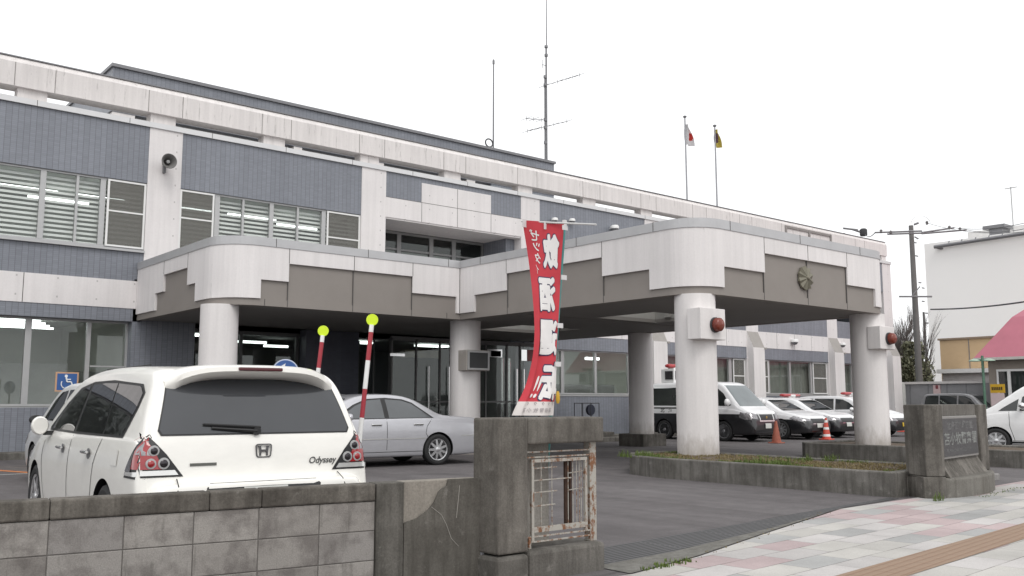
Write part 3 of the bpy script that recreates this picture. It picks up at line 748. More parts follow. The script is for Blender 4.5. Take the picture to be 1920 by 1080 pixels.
# lamp boxes with red lamps on the two front columns
def lampbox(x0, x1, y0, y1, z0, z1, lab):
    m = MB(); m.box(x0, x1, y0, y1, z0, z1)
    b = build('lamp_housing', m, M['white_plain'], cn, bevel=.01)
    r = MB(); xc, zc_ = (x0 + x1) / 2 + .04, (z0 + z1) / 2 - .02; 
    t = thing('red_lamp', lab, 'lamp', (xc, y0 - .001, zc_))
    r.lathe([(.145, 0), (.145, -.04)], (xc, y0 - .001, zc_), 'y', 28); build('lamp_base', r, M['darksteel'], t, smooth=40)
    r = MB(); r.lathe([(.125, -.04), (.13, -.08), (.126, -.12), (.11, -.15), (.075, -.17), (.0, -.18)], (xc, y0 - .001, zc_), 'y', 28); build('lamp_lens', r, M['red_lens'], t, smooth=50)
    r = MB()
    for k in range(4): r.lathe([(.134 - .002 * k, -.055 - .022 * k), (.134 - .002 * k, -.061 - .022 * k)], (xc, y0 - .001, zc_), 'y', 28)
    build('lens_rib', r, simple('dark_red_rib', (.16, .03, .02), .4), t)
lampbox(13.58, 14.32, 10.9, 11.22, 2.47, 3.06, 'round dark red police lamp on the left front canopy column')
lampbox(20.06, 20.72, 10.9, 11.22, 2.52, 3.05, 'round dark red police lamp on the right front canopy column')

# emblem
em = thing('police_emblem', 'bronze rayed star emblem on the front taupe panel of the canopy', 'emblem', (17.19, YBf + ins - .02, 3.92))
m = MB(); n = 10; cx, cy, cz = 17.19, YBf + ins - .022, 3.92
vs = [(cx, cy - .10, cz)]
for i in range(2 * n):
    r = .265 if i % 2 == 0 else .238; a = math.pi * i / n + math.pi / 2
    vs.append((cx + r * math.cos(a), cy - (.055 if i % 2 == 0 else .02), cz + r * math.sin(a)))
for i in range(2 * n): vs.append((vs[1 + i][0], cy, vs[1 + i][2]))
fs = [(0, 1 + i, 1 + (i + 1) % (2 * n)) for i in range(2 * n)] + [(1 + i, 1 + 2 * n + i, 1 + 2 * n + (i + 1) % (2 * n), 1 + (i + 1) % (2 * n)) for i in range(2 * n)]
m.add(vs, fs); build('star', m, simple('emblem_bronze', (.19, .178, .135), .55, .2), em)
m = MB(); m.lathe([(.05, -.08), (.045, -.11), (.03, -.12), (.0, -.122)], (cx, cy, cz), 'y', 20); build('boss', m, simple('emblem_gold', (.20, .185, .14), .5, .3), em, smooth=50)

# notice display on the inner column
sg = thing('display_panel', 'dark framed notice panel fixed to the middle canopy column', 'sign', (14.1, 18.45, 2.3))
m = MB(); m.box(13.78, 14.5, 18.44, 18.95, 2.08, 2.60); build('case', m, M['white_plain'], sg, bevel=.012)
m = MB(); m.box(13.80, 14.48, 18.40, 18.436, 2.10, 2.145); m.box(13.80, 14.48, 18.40, 18.436, 2.535, 2.58); m.box(13.80, 13.845, 18.40, 18.436, 2.145, 2.535); m.box(14.435, 14.48, 18.40, 18.436, 2.145, 2.535); build('frame', m, M['alu'], sg)
m = MB(); m.box(13.845, 14.435, 18.42, 18.437, 2.145, 2.535); build('screen', m, simple('dark_screen', (.03, .032, .033), .3), sg)

# planters round the column feet
inn = planter('planter', 'long concrete kerbed planter with weeds and a white column standing in it', [(12.2, 6.5), (12.2, 10.9), (12.45, 11.7), (13.1, 12.3), (14.0, 12.4), (14.55, 12.1), (14.2, 6.75)], .16, .34, .31)
planter('planter', 'low concrete island under the right front canopy column', [(19.45, 3.2), (19.45, 12.6), (19.8, 12.9), (21.6, 12.9), (21.9, 12.6), (21.9, 3.2)], .22, .34, .30)
tf = MB()
pts = []
while len(pts) < 520:
    x, y = random.uniform(12.4, 14.3), random.uniform(6.7, 12.0)
    if (x - 14) ** 2 + (y - 11.42) ** 2 > .25: pts.append((x, y, .31))
pts.sort(key=lambda p: math.sin(p[0] * 3.1 + 1) + math.sin(p[1] * 2.3) + random.uniform(-.7, .7)); tufts(tf, pts[:360], .035, 14, .13, 1); tufts(tf, pts[360:], .045, 16, .13, 0); tufts(tf, pts[-24:], .12, 16, .10, 0)
tag(build('grass', tf, [M['grass'], M['drygrass']], fixn=False), kind='stuff')
tf = MB(); tufts(tf, [(12.25 + random.uniform(-.15, .15), 5.93, .0) for _ in range(2)], .12, 10, .04, 0); tufts(tf, [(13.2 + .25 * k, 5.78 + .04 * k, .0) for k in range(8)], .025, 9, .1, 0)
tufts(tf, [(5.35 + random.uniform(0, .7), 5.03 + random.uniform(-.05, .1), .0) for _ in range(12)], .035, 12, .06, 0); tufts(tf, [(6.2 + k * .33, 5.12 + k * .095, .0) for k in range(12)], .015, 8, .1, 1)
tag(build('weeds', tf, [M['grass'], M['drygrass']], fixn=False), kind='stuff')
# ------------------------------------------------------------------ vehicles
def chaikin(pts, it):
    pts = [np.array(p, float) for p in pts]
    for _ in range(it):
        q = [pts[0]]
        for a, b in zip(pts[:-1], pts[1:]): q += [a * .75 + b * .25, a * .25 + b * .75]
        q.append(pts[-1]); pts = q
    return pts

def paint(name, col, metal=0.0, rough=.35, coat=.7, split=None, low=None, dirt=.08):
    t = NT(name); c = t.coord()
    n = t.noise(t.mapping(c, (2, 2, 5)), 2.2, 5, .65)
    k = t.mix(1.0, col, t.ramp(n, [(.3, 1 - dirt), (.7, 1.02)]), 'MULTIPLY')
    if split is not None:
        s = t.node('ShaderNodeSeparateXYZ'); t.link(c, s.inputs[0])
        k = t.mix(t.math('LESS_THAN', s.outputs[2], split), k, low)
    return t.set(k, rough, metal, .5, coat)
def carglass(name, col=(.018, .02, .02), rough=.02):
    t = NT(name); c = t.coord(); n = t.noise(c, 1.6, 3, .5)
    return t.set(t.mix(n, col, tuple(q * 1.8 for q in col)), rough, 0, .75)
M['pearl'] = paint('pearl_white_paint', (.86, .845, .80), dirt=.05); M['silver'] = paint('silver_paint', (.50, .50, .53), .3, .3)
M['carwhite'] = paint('white_car_paint', (.76, .76, .76)); M['carglass'] = carglass('car_glass'); M['carglass_grey'] = carglass('grey_car_glass', (.075, .08, .085), .03)
M['grey_car'] = paint('dark_grey_paint', (.10, .10, .105), .4); M['lightgrey_car'] = paint('grey_paint', (.27, .27, .28), .4)
M['police'] = paint('black_and_white_paint', (.78, .78, .79), split=.70, low=(.014, .014, .016)); M['police_van'] = paint('van_black_and_white_paint', (.78, .78, .79), split=.90, low=(.014, .014, .016))
M['seam'] = simple('panel_gap', (.03, .03, .03), .8); M['trim'] = simple('black_trim', (.015, .015, .016), .4)
M['lampclear'] = simple('clear_lamp', (.34, .33, .34), .08, .6, var=.5, scale=22); M['lampred'] = simple('red_tail_lamp', (.33, .02, .025), .12, var=.25, scale=20, coat=.8)
M['lampdark'] = simple('smoked_lamp', (.05, .045, .05), .1, .5, var=.3, scale=30); M['lampbright'] = simple('lamp_reflector', (.75, .75, .74), .15, .5)
M['plate'] = simple('number_plate', (.62, .63, .60), .5, var=.05); M['plate_y'] = simple('yellow_number_plate', (.62, .42, .04), .5, var=.05)
M['alloy'] = simple('alloy_wheel', (.60, .60, .61), .28, .8, var=.05); M['rimback'] = simple('wheel_shadow_disc', (.03, .03, .03), .7)

M['vanglass'] = carglass('minivan_side_glass', (.012, .013, .014), .015); M['vanglass'].node_tree.nodes['Principled BSDF'].inputs['IOR'].default_value = 2.1
class Car:
    def __init__(s, name, label, cat, pos, rz, st, mat, wheels, r=.32, tumble=.24, group=None, tw=.2, rim='spoke', nsp=7, arch=1.13, it=3, wy=None, rail=.10, scale=1.0, wheel_col=None):
        """st: control stations (x, top z, underside z, half width, belt z), x forward from the rear bumper"""
        s.t = thing(name, label, cat, (pos[0], pos[1], 0), rz, group); s.t.scale = (scale,) * 3
        S = chaikin(st, it); rings = []; s.L = st[-1][0]
        for x, zt, zb, w, zbelt in S:
            zbe = min(zbelt, zt - .10); zbe = max(zbe, zb + .1); h = max(zt - zbe, .02); wr = w * .955 - tumble * max(h - .1, 0) - .035; rr = min(rail, h * .75)
            ctl = [(0, zb), (w * .7, zb), (w * .93, zb), (w * .965, zb + .07), (w * .985, zb + .2 * (zbe - zb) + .05), (w, zb + .55 * (zbe - zb)), (w * .992, zb + .82 * (zbe - zb)), (w * .962, zbe),
                   (w * .945, zbe + .03 * h), ((w * .94 + wr) / 2, zbe + .5 * h), (wr + .012, zt - rr), (wr - .25 * rr, zt - rr * .28), (wr - 1.1 * rr, zt - rr * .06), (wr * .45, zt - .002), (0, zt)]
            half = chaikin(ctl, 2); rings.append([(x, p[0], p[1]) for p in half] + [(x, -p[0], p[1]) for p in half[-2:0:-1]])
        n = len(rings[0]); mb = MB(); v = [p for rg in rings for p in rg]
        fs = [(k * n + i, k * n + (i + 1) % n, (k + 1) * n + (i + 1) % n, (k + 1) * n + i) for k in range(len(rings) - 1) for i in range(n)]
        fs += [tuple(range(n)), tuple(range((len(rings) - 1) * n, len(rings) * n))]
        mb.add(v, fs)
        body = build('body', mb, mat, s.t, smooth=38, world=False); s.body = body
        s.bvh = BVHTree.FromPolygons([p.co.copy() for p in body.data.vertices], [tuple(p.vertices) for p in body.data.polygons])
        cut = MB(); wmax = max(q[3] for q in st); s.wy = wy or wmax - .015
        for x in wheels:
            for sd in (1, -1): cut.lathe([(r * arch, sd * (wmax - .30)), (r * arch, sd * (wmax + .2))], (x, 0, r), 'y', 40)
        co = build('arch_cutter', cut, M['black'], None, world=False)
        md = body.modifiers.new('arches', 'BOOLEAN'); md.object = co; md.operation = 'DIFFERENCE'; md.solver = 'EXACT'; md.material_mode = 'TRANSFER' if hasattr(md, 'material_mode') else md.material_mode
        co.matrix_world = Matrix.Identity(4)
        # cut in the body's own frame: evaluate with the car at the origin
        loc, rot, sc_ = s.t.location.copy(), s.t.rotation_euler.copy(), s.t.scale.copy(); s.t.location = (0, 0, 0); s.t.rotation_euler = (0, 0, 0); s.t.scale = (1, 1, 1)
        bpy.context.view_layer.update()
        me = bpy.data.meshes.new_from_object(body.evaluated_get(bpy.context.evaluated_depsgraph_get()))
        body.modifiers.clear(); old = body.data; body.data = me; bpy.data.meshes.remove(old); bpy.data.objects.remove(co)
        me.polygons.foreach_set('use_smooth', [True] * len(me.polygons)); me.set_sharp_from_angle(angle=R(38))
        s.t.location, s.t.rotation_euler, s.t.scale = loc, rot, sc_
        for x in wheels:
            for sd in (1, -1): s.wheel(x, sd, r, tw, rim, nsp, wheel_col)
    def wheel(s, x, sd, r, tw, rim, nsp, wcol):
        yo = s.wy; P = lambda rr, d: (rr, sd * (yo - d)); ri = r * .69
        m = MB(); m.lathe([P(ri, .02), P(ri + .012, .004), P(r * .86, -.004), P(r * .965, .012), P(r, .04), P(r, tw - .03), P(r * .96, tw), P(ri, tw)], (x, 0, r), 'y', 44)
        w = build('wheel', m, M['rubber'], s.t, smooth=35, world=False)
        m = MB(); m.lathe([P(ri * .99, .07), P(ri * .98, .075)], (x, 0, r), 'y', 36, 1); 
        m.lathe([P(ri * 1.01, .02), P(ri * 1.0, .008), P(ri * .93, .012), P(ri * .9, .06), P(ri * 1.0, .069)], (x, 0, r), 'y', 44)
        if rim == 'spoke':
            for k in range(nsp):
                a = 2 * math.pi * k / nsp; c, q = math.cos(a), math.sin(a); wd0, wd1 = ri * .13, ri * .095
                def pt(rad, lat, d): return (x + rad * c - lat * q, sd * (yo - d), r + rad * q + lat * c)
                v = [pt(.03, -wd0, .012), pt(.03, wd0, .012), pt(ri * .95, wd1, .015), pt(ri * .95, -wd1, .015), pt(.03, -wd0 * 1.1, .05), pt(.03, wd0 * 1.1, .05), pt(ri * .95, wd1 * 1.3, .05), pt(ri * .95, -wd1 * 1.3, .05)]
                m.add(v, [(0, 1, 2, 3), (4, 7, 6, 5), (0, 3, 7, 4), (1, 5, 6, 2), (0, 4, 5, 1), (2, 6, 7, 3)])
            m.lathe([P(ri * .26, .05), P(ri * .25, .01), P(ri * .16, .002), P(0, .0)], (x, 0, r), 'y', 20)
        else:
            m.lathe([P(ri * .9, .05), P(ri * .8, .02), P(ri * .5, .045), P(ri * .28, .03), P(ri * .2, .0), P(0, .0)], (x, 0, r), 'y', 32)
        build('rim', m, [wcol or M['alloy'], M['rimback']], w, smooth=35, world=False)
    def hit(s, ax, u, v, sd=1):
        o, d = {'side': (Vector((u, sd * 3, v)), Vector((0, -sd, 0))), 'rear': (Vector((-3, u, v)), Vector((1, 0, 0))), 'front': (Vector((s.L + 3, u, v)), Vector((-1, 0, 0))), 'top': (Vector((u, v, 5)), Vector((0, 0, -1)))}[ax]
        h = s.bvh.ray_cast(o, d)
        if h[0] is None:
            q = s.bvh.find_nearest({'side': Vector((u, sd * .8, v)), 'rear': Vector((.25, u, v)), 'front': Vector((s.L - .35, u, v)), 'top': Vector((u, v, 1.2))}[ax]); return (q[0], -d)
        return (h[0], -d)
    def patch_mb(s, mb, poly, ax, off, sd=1, cell=.06, mi=0):
        us = [p[0] for p in poly]; vs = [p[1] for p in poly]; u0, v0 = min(us), min(vs)
        nu, nv = max(1, math.ceil((max(us) - u0) / cell)), max(1, math.ceil((max(vs) - v0) / cell)); du, dv = (max(us) - u0) / nu, (max(vs) - v0) / nv
        ids = {}; V = []; Fs = []
        def clip(pl, k, lim, keep):
            out = []
            for i in range(len(pl)):
                a, b = pl[i - 1], pl[i]; ia, ib = (a[k] - lim) * keep >= -1e-9, (b[k] - lim) * keep >= -1e-9
                if ia != ib:
                    t = (lim - a[k]) / (b[k] - a[k]); out.append((a[0] + (b[0] - a[0]) * t, a[1] + (b[1] - a[1]) * t))
                if ib: out.append(b)
            return out
        for i in range(nu):
            col = clip(clip(list(poly), 0, u0 + du * i, 1), 0, u0 + du * (i + 1), -1)
            if len(col) < 3: continue
            for j in range(nv):
                c = clip(clip(col, 1, v0 + dv * j, 1), 1, v0 + dv * (j + 1), -1)
                f = []
                for p in c:
                    k = (round(p[0], 4), round(p[1], 4))
                    if k not in ids:
                        h, d = s.hit(ax, k[0], k[1], sd); ids[k] = len(V); V.append(h + d * off)
                    if ids[k] not in f: f.append(ids[k])
                if len(f) >= 3: Fs.append(tuple(f))
        mb.add(V, Fs, mi); return mb
    def patch(s, name, poly, ax, mat, off=.004, sd=1, cell=.06, parent=None):
        mb = s.patch_mb(MB(), poly, ax, off, sd, cell)
        return build(name, mb, mat, parent or s.t, smooth=50, world=False)
    def both(s, name, poly, mat, off=.004, cell=.06):
        return [s.patch(name, poly, 'side', mat, off, sd, cell) for sd in (1, -1)]
    def seam(s, name, paths, ax, w=.012, off=.0025, sd=1, mat=None):
        mb = MB()
        for path in paths:
            for a, b in zip(path[:-1], path[1:]):
                d = Vector((b[0] - a[0], b[1] - a[1])); L = d.length; d /= L; n = Vector((-d.y, d.x)) * w / 2
                s.patch_mb(mb, [(a[0] - n.x, a[1] - n.y), (b[0] - n.x, b[1] - n.y), (b[0] + n.x, b[1] + n.y), (a[0] + n.x, a[1] + n.y)], ax, off, sd, .07)
        return build(name, mb, mat or M['seam'], s.t, world=False)
    def mirror(s, x, y, z, mat, sz=(.12, .11, .085)):
        for sd in (1, -1):
            m = MB(); prof = [(.01, -1.0), (.62, -.82), (.9, -.4), (1, 0.0), (.97, .45), (.86, .62)]
            m.lathe(prof, (0, 0, 0), 'x', 20)
            m.v = [(x - p[0] * sz[0] * -1 * -1, sd * (y + p[1] * sd * sz[1]), z + p[2] * sz[2]) for p in m.v]
            mo = build('mirror', m, mat, s.t, smooth=50, world=False)
            q = MB(); q.box(x - .03, x + .03, sd * (y - .16), sd * (y - .04), z - .09, z - .05); build('mirror_arm', q, M['trim'], mo, world=False)
    def text(s, name, body, size, ax, u, v, mat, off=.006, sd=1, bold=0, flip=1, spacing=1, italic=0):
        tv, tf = text_mesh(body, size, bold, spacing); V = []
        for p in tv:
            uu = u + flip * (p[0] + italic * p[1]); h, d = s.hit(ax, uu, v + p[1], sd); V.append(h + d * off)
        mb = MB(); mb.add(V, tf); return build(name, mb, mat, s.t, world=False, fixn=False)

# ---- white minivan, rear three quarter view
st = [(0.0, .56, .34, .72, .46), (0.012, .66, .28, .80, .55), (.03, .70, .25, .845, .58), (.095, .706, .24, .868, .60), (.115, .715, .24, .872, .61), (.14, .95, .22, .88, .84), (.19, 1.10, .2, .885, .95), (.30, 1.33, .2, .89, .985), (.42, 1.49, .2, .893, .985),
      (.62, 1.525, .2, .896, .985), (1.3, 1.56, .2, .90, .975), (2.2, 1.56, .2, .90, .965), (2.85, 1.50, .2, .90, .955), (3.25, 1.33, .2, .90, .945), (3.72, 1.06, .2, .9, .92), (3.95, .96, .2, .895, .87), (4.4, .86, .2, .86, .76), (4.68, .70, .22, .76, .60), (4.765, .50, .25, .60, .42)]
van = Car('minivan', 'pearl white minivan parked close behind the block wall with its tailgate to the street', 'minivan', (3.04, 6.55), R(87), st, M['pearl'], (.97, 3.80), r=.325, tumble=.25, scale=1.03)
dlo = [(.64, 1.0), (.50, 1.22), (.47, 1.33), (.60, 1.395), (1.5, 1.44), (2.2, 1.438), (2.66, 1.39), (3.0, 1.25), (3.42, 1.03), (3.40, .995), (2.2, .99)]
for sd in (1, -1):
    van.patch('window_frame', dlo, 'side', M['trim'], .003, sd)
    for gpoly in ([(.69, 1.015), (.545, 1.22), (.52, 1.325), (.63, 1.378), (1.30, 1.41), (1.22, 1.015)], [(1.26, 1.015), (1.335, 1.412), (1.75, 1.418), (2.18, 1.41), (2.22, 1.01)], [(2.31, 1.01), (2.27, 1.405), (2.62, 1.362), (2.95, 1.225), (3.20, 1.09), (3.30, 1.015)]):
        van.patch('side_window', gpoly, 'side', M['vanglass'], .006, sd)
    van.seam('door_gap', [[(2.26, .98), (2.26, .40), (2.2, .30)], [(1.2, .98), (1.33, .78), (1.38, .5), (1.3, .40)], [(3.42, .95), (3.45, .75), (3.3, .35)], [(3.3, .31), (1.4, .31)]], 'side', .012, .0025, sd)
    van.patch('fuel_lid' if sd == 1 else 'reflector_pad', [(.62, .80), (.62, .92), (.78, .92), (.78, .80)], 'side', M['pearl'], .005, sd)
    for x in (1.52, 2.52):
        h = MB(); p, d = van.hit('side', x, .85, sd); y = p.y
        h.lathe([(.01, -.11), (.017, -.08), (.02, 0), (.017, .08), (.01, .11)], (0, 0, 0), 'x', 10); h.v = [(x + q[0], y + sd * .035 + q[1], .865 + q[2] * .8) for q in h.v]
        ho = build('door_handle', h, M['chrome'], van.t, smooth=50, world=False)
        h = MB(); h.lathe([(.001, -.012), (.03, -.004), (.05, .0), (.05, .002)], (0, 0, 0), 'y', 16); h.v = [(x + q[0] * 1.25, y + .004 * sd + sd * q[1] * .1, .85 + q[2] * .9) for q in h.v]
        build('handle_recess', h, M['steel'], ho, smooth=50, world=False)
    # tail lamp: triangle wrapped over the corner
    outer = [(.075, .755), (.62, .735), (.565, .82), (.40, 1.005), (.30, 1.06), (.22, 1.05), (.11, .86)]
# tail lamps built from rear and side projections joined at the corner
def lamp_piece(name, rear_poly, side_poly, mat, off, sd, parent=None):
    mb = MB()
    if rear_poly: van.patch_mb(mb, [(sd * a, b) for a, b in rear_poly], 'rear', off, 1, .04)
    if side_poly: van.patch_mb(mb, side_poly, 'side', off, sd, .04)
    return build(name, mb, mat, parent or van.t, smooth=60, world=False)
for sd in (1, -1):
    lo = lamp_piece('tail_lamp', [(.565, .745), (.85, .745), (.862, .80), (.856, 1.045), (.83, 1.055), (.78, 1.01), (.68, .90)], [(.125, .735), (.40, .735), (.36, .80), (.22, 1.0), (.165, 1.05), (.13, 1.04)], M['trim'], .004, sd)
    lamp_piece('lamp_red', [(.70, .80), (.852, .80), (.848, 1.03), (.82, 1.02), (.76, .92)], [(.15, .80), (.245, .80), (.235, .92), (.165, 1.03), (.15, 1.03)], M['lampred'], .008, sd, lo)
    lamp_piece('lamp_clear', None, [(.25, .78), (.37, .78), (.345, .815), (.245, .945)], M['lampclear'], .009, sd, lo)
    lamp_piece('lamp_foot', [(.60, .758), (.855, .758), (.855, .792), (.625, .792)], [(.13, .752), (.375, .752), (.37, .775), (.13, .785)], M['lampbright'], .010, sd, lo)
    lamp_piece('lamp_chrome', [(.765, .895), (.845, .895), (.843, .99), (.822, .99)], [(.15, .90), (.21, .90), (.20, .955), (.155, 1.0)], M['lampclear'], .011, sd, lo)
    for (yy, zz, rr, mt) in ((.70, .838, .031, 'lampdark'), (.785, .838, .027, 'lampred'), (.765, .925, .028, 'lampdark')):
        h, d = van.hit('rear', sd * yy, zz); c = MB(); c.lathe([(rr + .010, -.006), (rr + .008, -.014), (rr, -.015)], (h.x, sd * yy, zz), 'x', 20, 0); c.lathe([(rr, -.012), (rr * .8, -.018), (rr * .3, -.021), (0, -.022)], (h.x, sd * yy, zz), 'x', 20, 1)
        build('lamp_ring', c, [M['alu'], M[mt]], lo, smooth=50, world=False)
# tailgate glass, spoiler, high brake lamp
rg = [(-.715, 1.025), (.715, 1.025), (.735, 1.06), (.645, 1.40), (.60, 1.455), (-.60, 1.455), (-.645, 1.40), (-.735, 1.06)]
van.patch('window_frame', rg, 'rear', M['trim'], .004); gl = van.patch('rear_window', [(a * .985, 1.035 + (b - 1.025) * .965) for a, b in rg], 'rear', carglass('rear_glass', (.032, .034, .038), .03), .007)
sp = MB(); N = 24; prof = []
for i in range(N + 1):
    u = -1 + 2 * i / N; y = .655 * u; e = abs(u) ** 5
    xb = .19 + .05 * u * u + .10 * e; zt = 1.535 - .018 * u * u - .10 * e
    prof.append([(xb + .30, y * 1.03, zt + .012), (xb + .06, y * 1.02, zt + .004), (xb, y, zt - .012), (xb - .004, y * 1.0, zt - .045 - .02 * e), (xb + .03, y * .995, zt - .075 - .05 * e), (xb + .16, y * .96, zt - .10 - .06 * e)])
sv = [p for r_ in prof for p in r_]; k = 6
sp.add(sv, [(i * k + j, i * k + j + 1, (i + 1) * k + j + 1, (i + 1) * k + j) for i in range(N) for j in range(k - 1)] + [tuple(range(k)), tuple(N * k + q for q in range(k))])
so_ = build('spoiler', sp, M['pearl'], van.t, smooth=45, world=False)
b = MB(); b.box(.17, .20, -.17, .17, 1.492, 1.518); build('brake_lamp', b, simple('dark_red_lens', (.09, .02, .025), .2), so_, bevel=.008, world=False)
van.seam('tailgate_gap', [[(-.61, .73), (-.63, .64), (-.64, .5)], [(.61, .73), (.63, .64), (.64, .5)]], 'rear', .008, .003)
van.patch('small_badge', [(.33, .80 + .012), (.52, .80 + .012), (.52, .832), (.33, .832)], 'rear', simple('dark_badge', (.10, .10, .09), .4), .006)
van.patch('plate_recess', [(-.40, .55), (.40, .55), (.43, .66), (.40, .695), (-.40, .695), (-.43, .66)], 'rear', M['trim'], .004)
van.patch('number_plate', [(-.165, .50), (.165, .50), (.165, .66), (-.165, .66)], 'rear', M['plate'], .012)
wp = MB(); hx, _ = van.hit('rear', .0, 1.06)
wp.tube((hx.x - .03, .03, 1.05), (van.hit('rear', .45, 1.085)[0].x - .02, .36, 1.075), .014, .010, 8); wp.tube((hx.x - .04, .03, 1.05), (hx.x - .005, .03, 1.05), .03, .035, 12)
wp.tube((hx.x - .022, .0, 1.075), (van.hit('rear', .5, 1.10)[0].x - .012, .42, 1.10), .011, .011, 6); build('rear_wiper', wp, M['trim'], van.t, world=False, smooth=40)
# maker's badge (rounded frame with the letter) and the script name
bd = MB(); hx = van.hit('rear', 0, .90)[0].x - .012
def rrect(w, h, r, top=1.0, n=6):
    pts = []
    for cx_, cy_, a0 in ((w - r, h - r, 0), (-w + r, h - r, 90), (-w + r, -h + r, 180), (w - r, -h + r, 270)):
        for q in range(n + 1):
            a = R(a0 + 90 * q / n); x_, y_ = cx_ + r * math.cos(a), cy_ + r * math.sin(a); pts.append((x_ * (1 + (top - 1) * (y_ / h)), y_))
    return pts
yb, zb_ = -.02, .905
o_, i_ = rrect(.060, .050, .02, 1.06), rrect(.051, .042, .016, 1.06); nn = len(o_)
bd.add([(hx, yb + p[0], zb_ + p[1]) for p in o_] + [(hx, yb + p[0], zb_ + p[1]) for p in i_] + [(hx + .012, yb + p[0], zb_ + p[1]) for p in o_], [(i, (i + 1) % nn, nn + (i + 1) % nn, nn + i) for i in range(nn)] + [(i, (i + 1) % nn, 2 * nn + (i + 1) % nn, 2 * nn + i) for i in range(nn)])
def bar(p):
    n_ = len(p); bd.add([(hx, yb + a, zb_ + c) for a, c in p] + [(hx + .012, yb + a, zb_ + c) for a, c in p], [tuple(range(n_))] + [(i, (i + 1) % n_, n_ + (i + 1) % n_, n_ + i) for i in range(n_)])
bar([(-.040, .036), (-.022, .036), (-.019, .008), (-.019, -.036), (-.033, -.036), (-.033, .0)]); bar([(.040, .036), (.022, .036), (.019, .008), (.019, -.036), (.033, -.036), (.033, .0)]); bar([(-.020, .008), (.020, .008), (.019, -.008), (-.019, -.008)])
build('maker_badge', bd, simple('dark_chrome', (.16, .16, .165), .25, .8), van.t, world=False)
van.text('script_badge', 'Odyssey', .068, 'rear', -.485, .80, simple('dark_lettering', (.06, .06, .06), .4), .007, 1, .001, -1, .95, .25)
van.mirror(3.24, .965, 1.04, M['pearl'], (.085, .075, .088))
an = MB(); an.box(1.2, 2.6, .52, .535, 1.555, 1.562); an.box(1.2, 2.6, -.535, -.52, 1.555, 1.562); build('roof_strip', an, M['seam'], van.t, world=False)

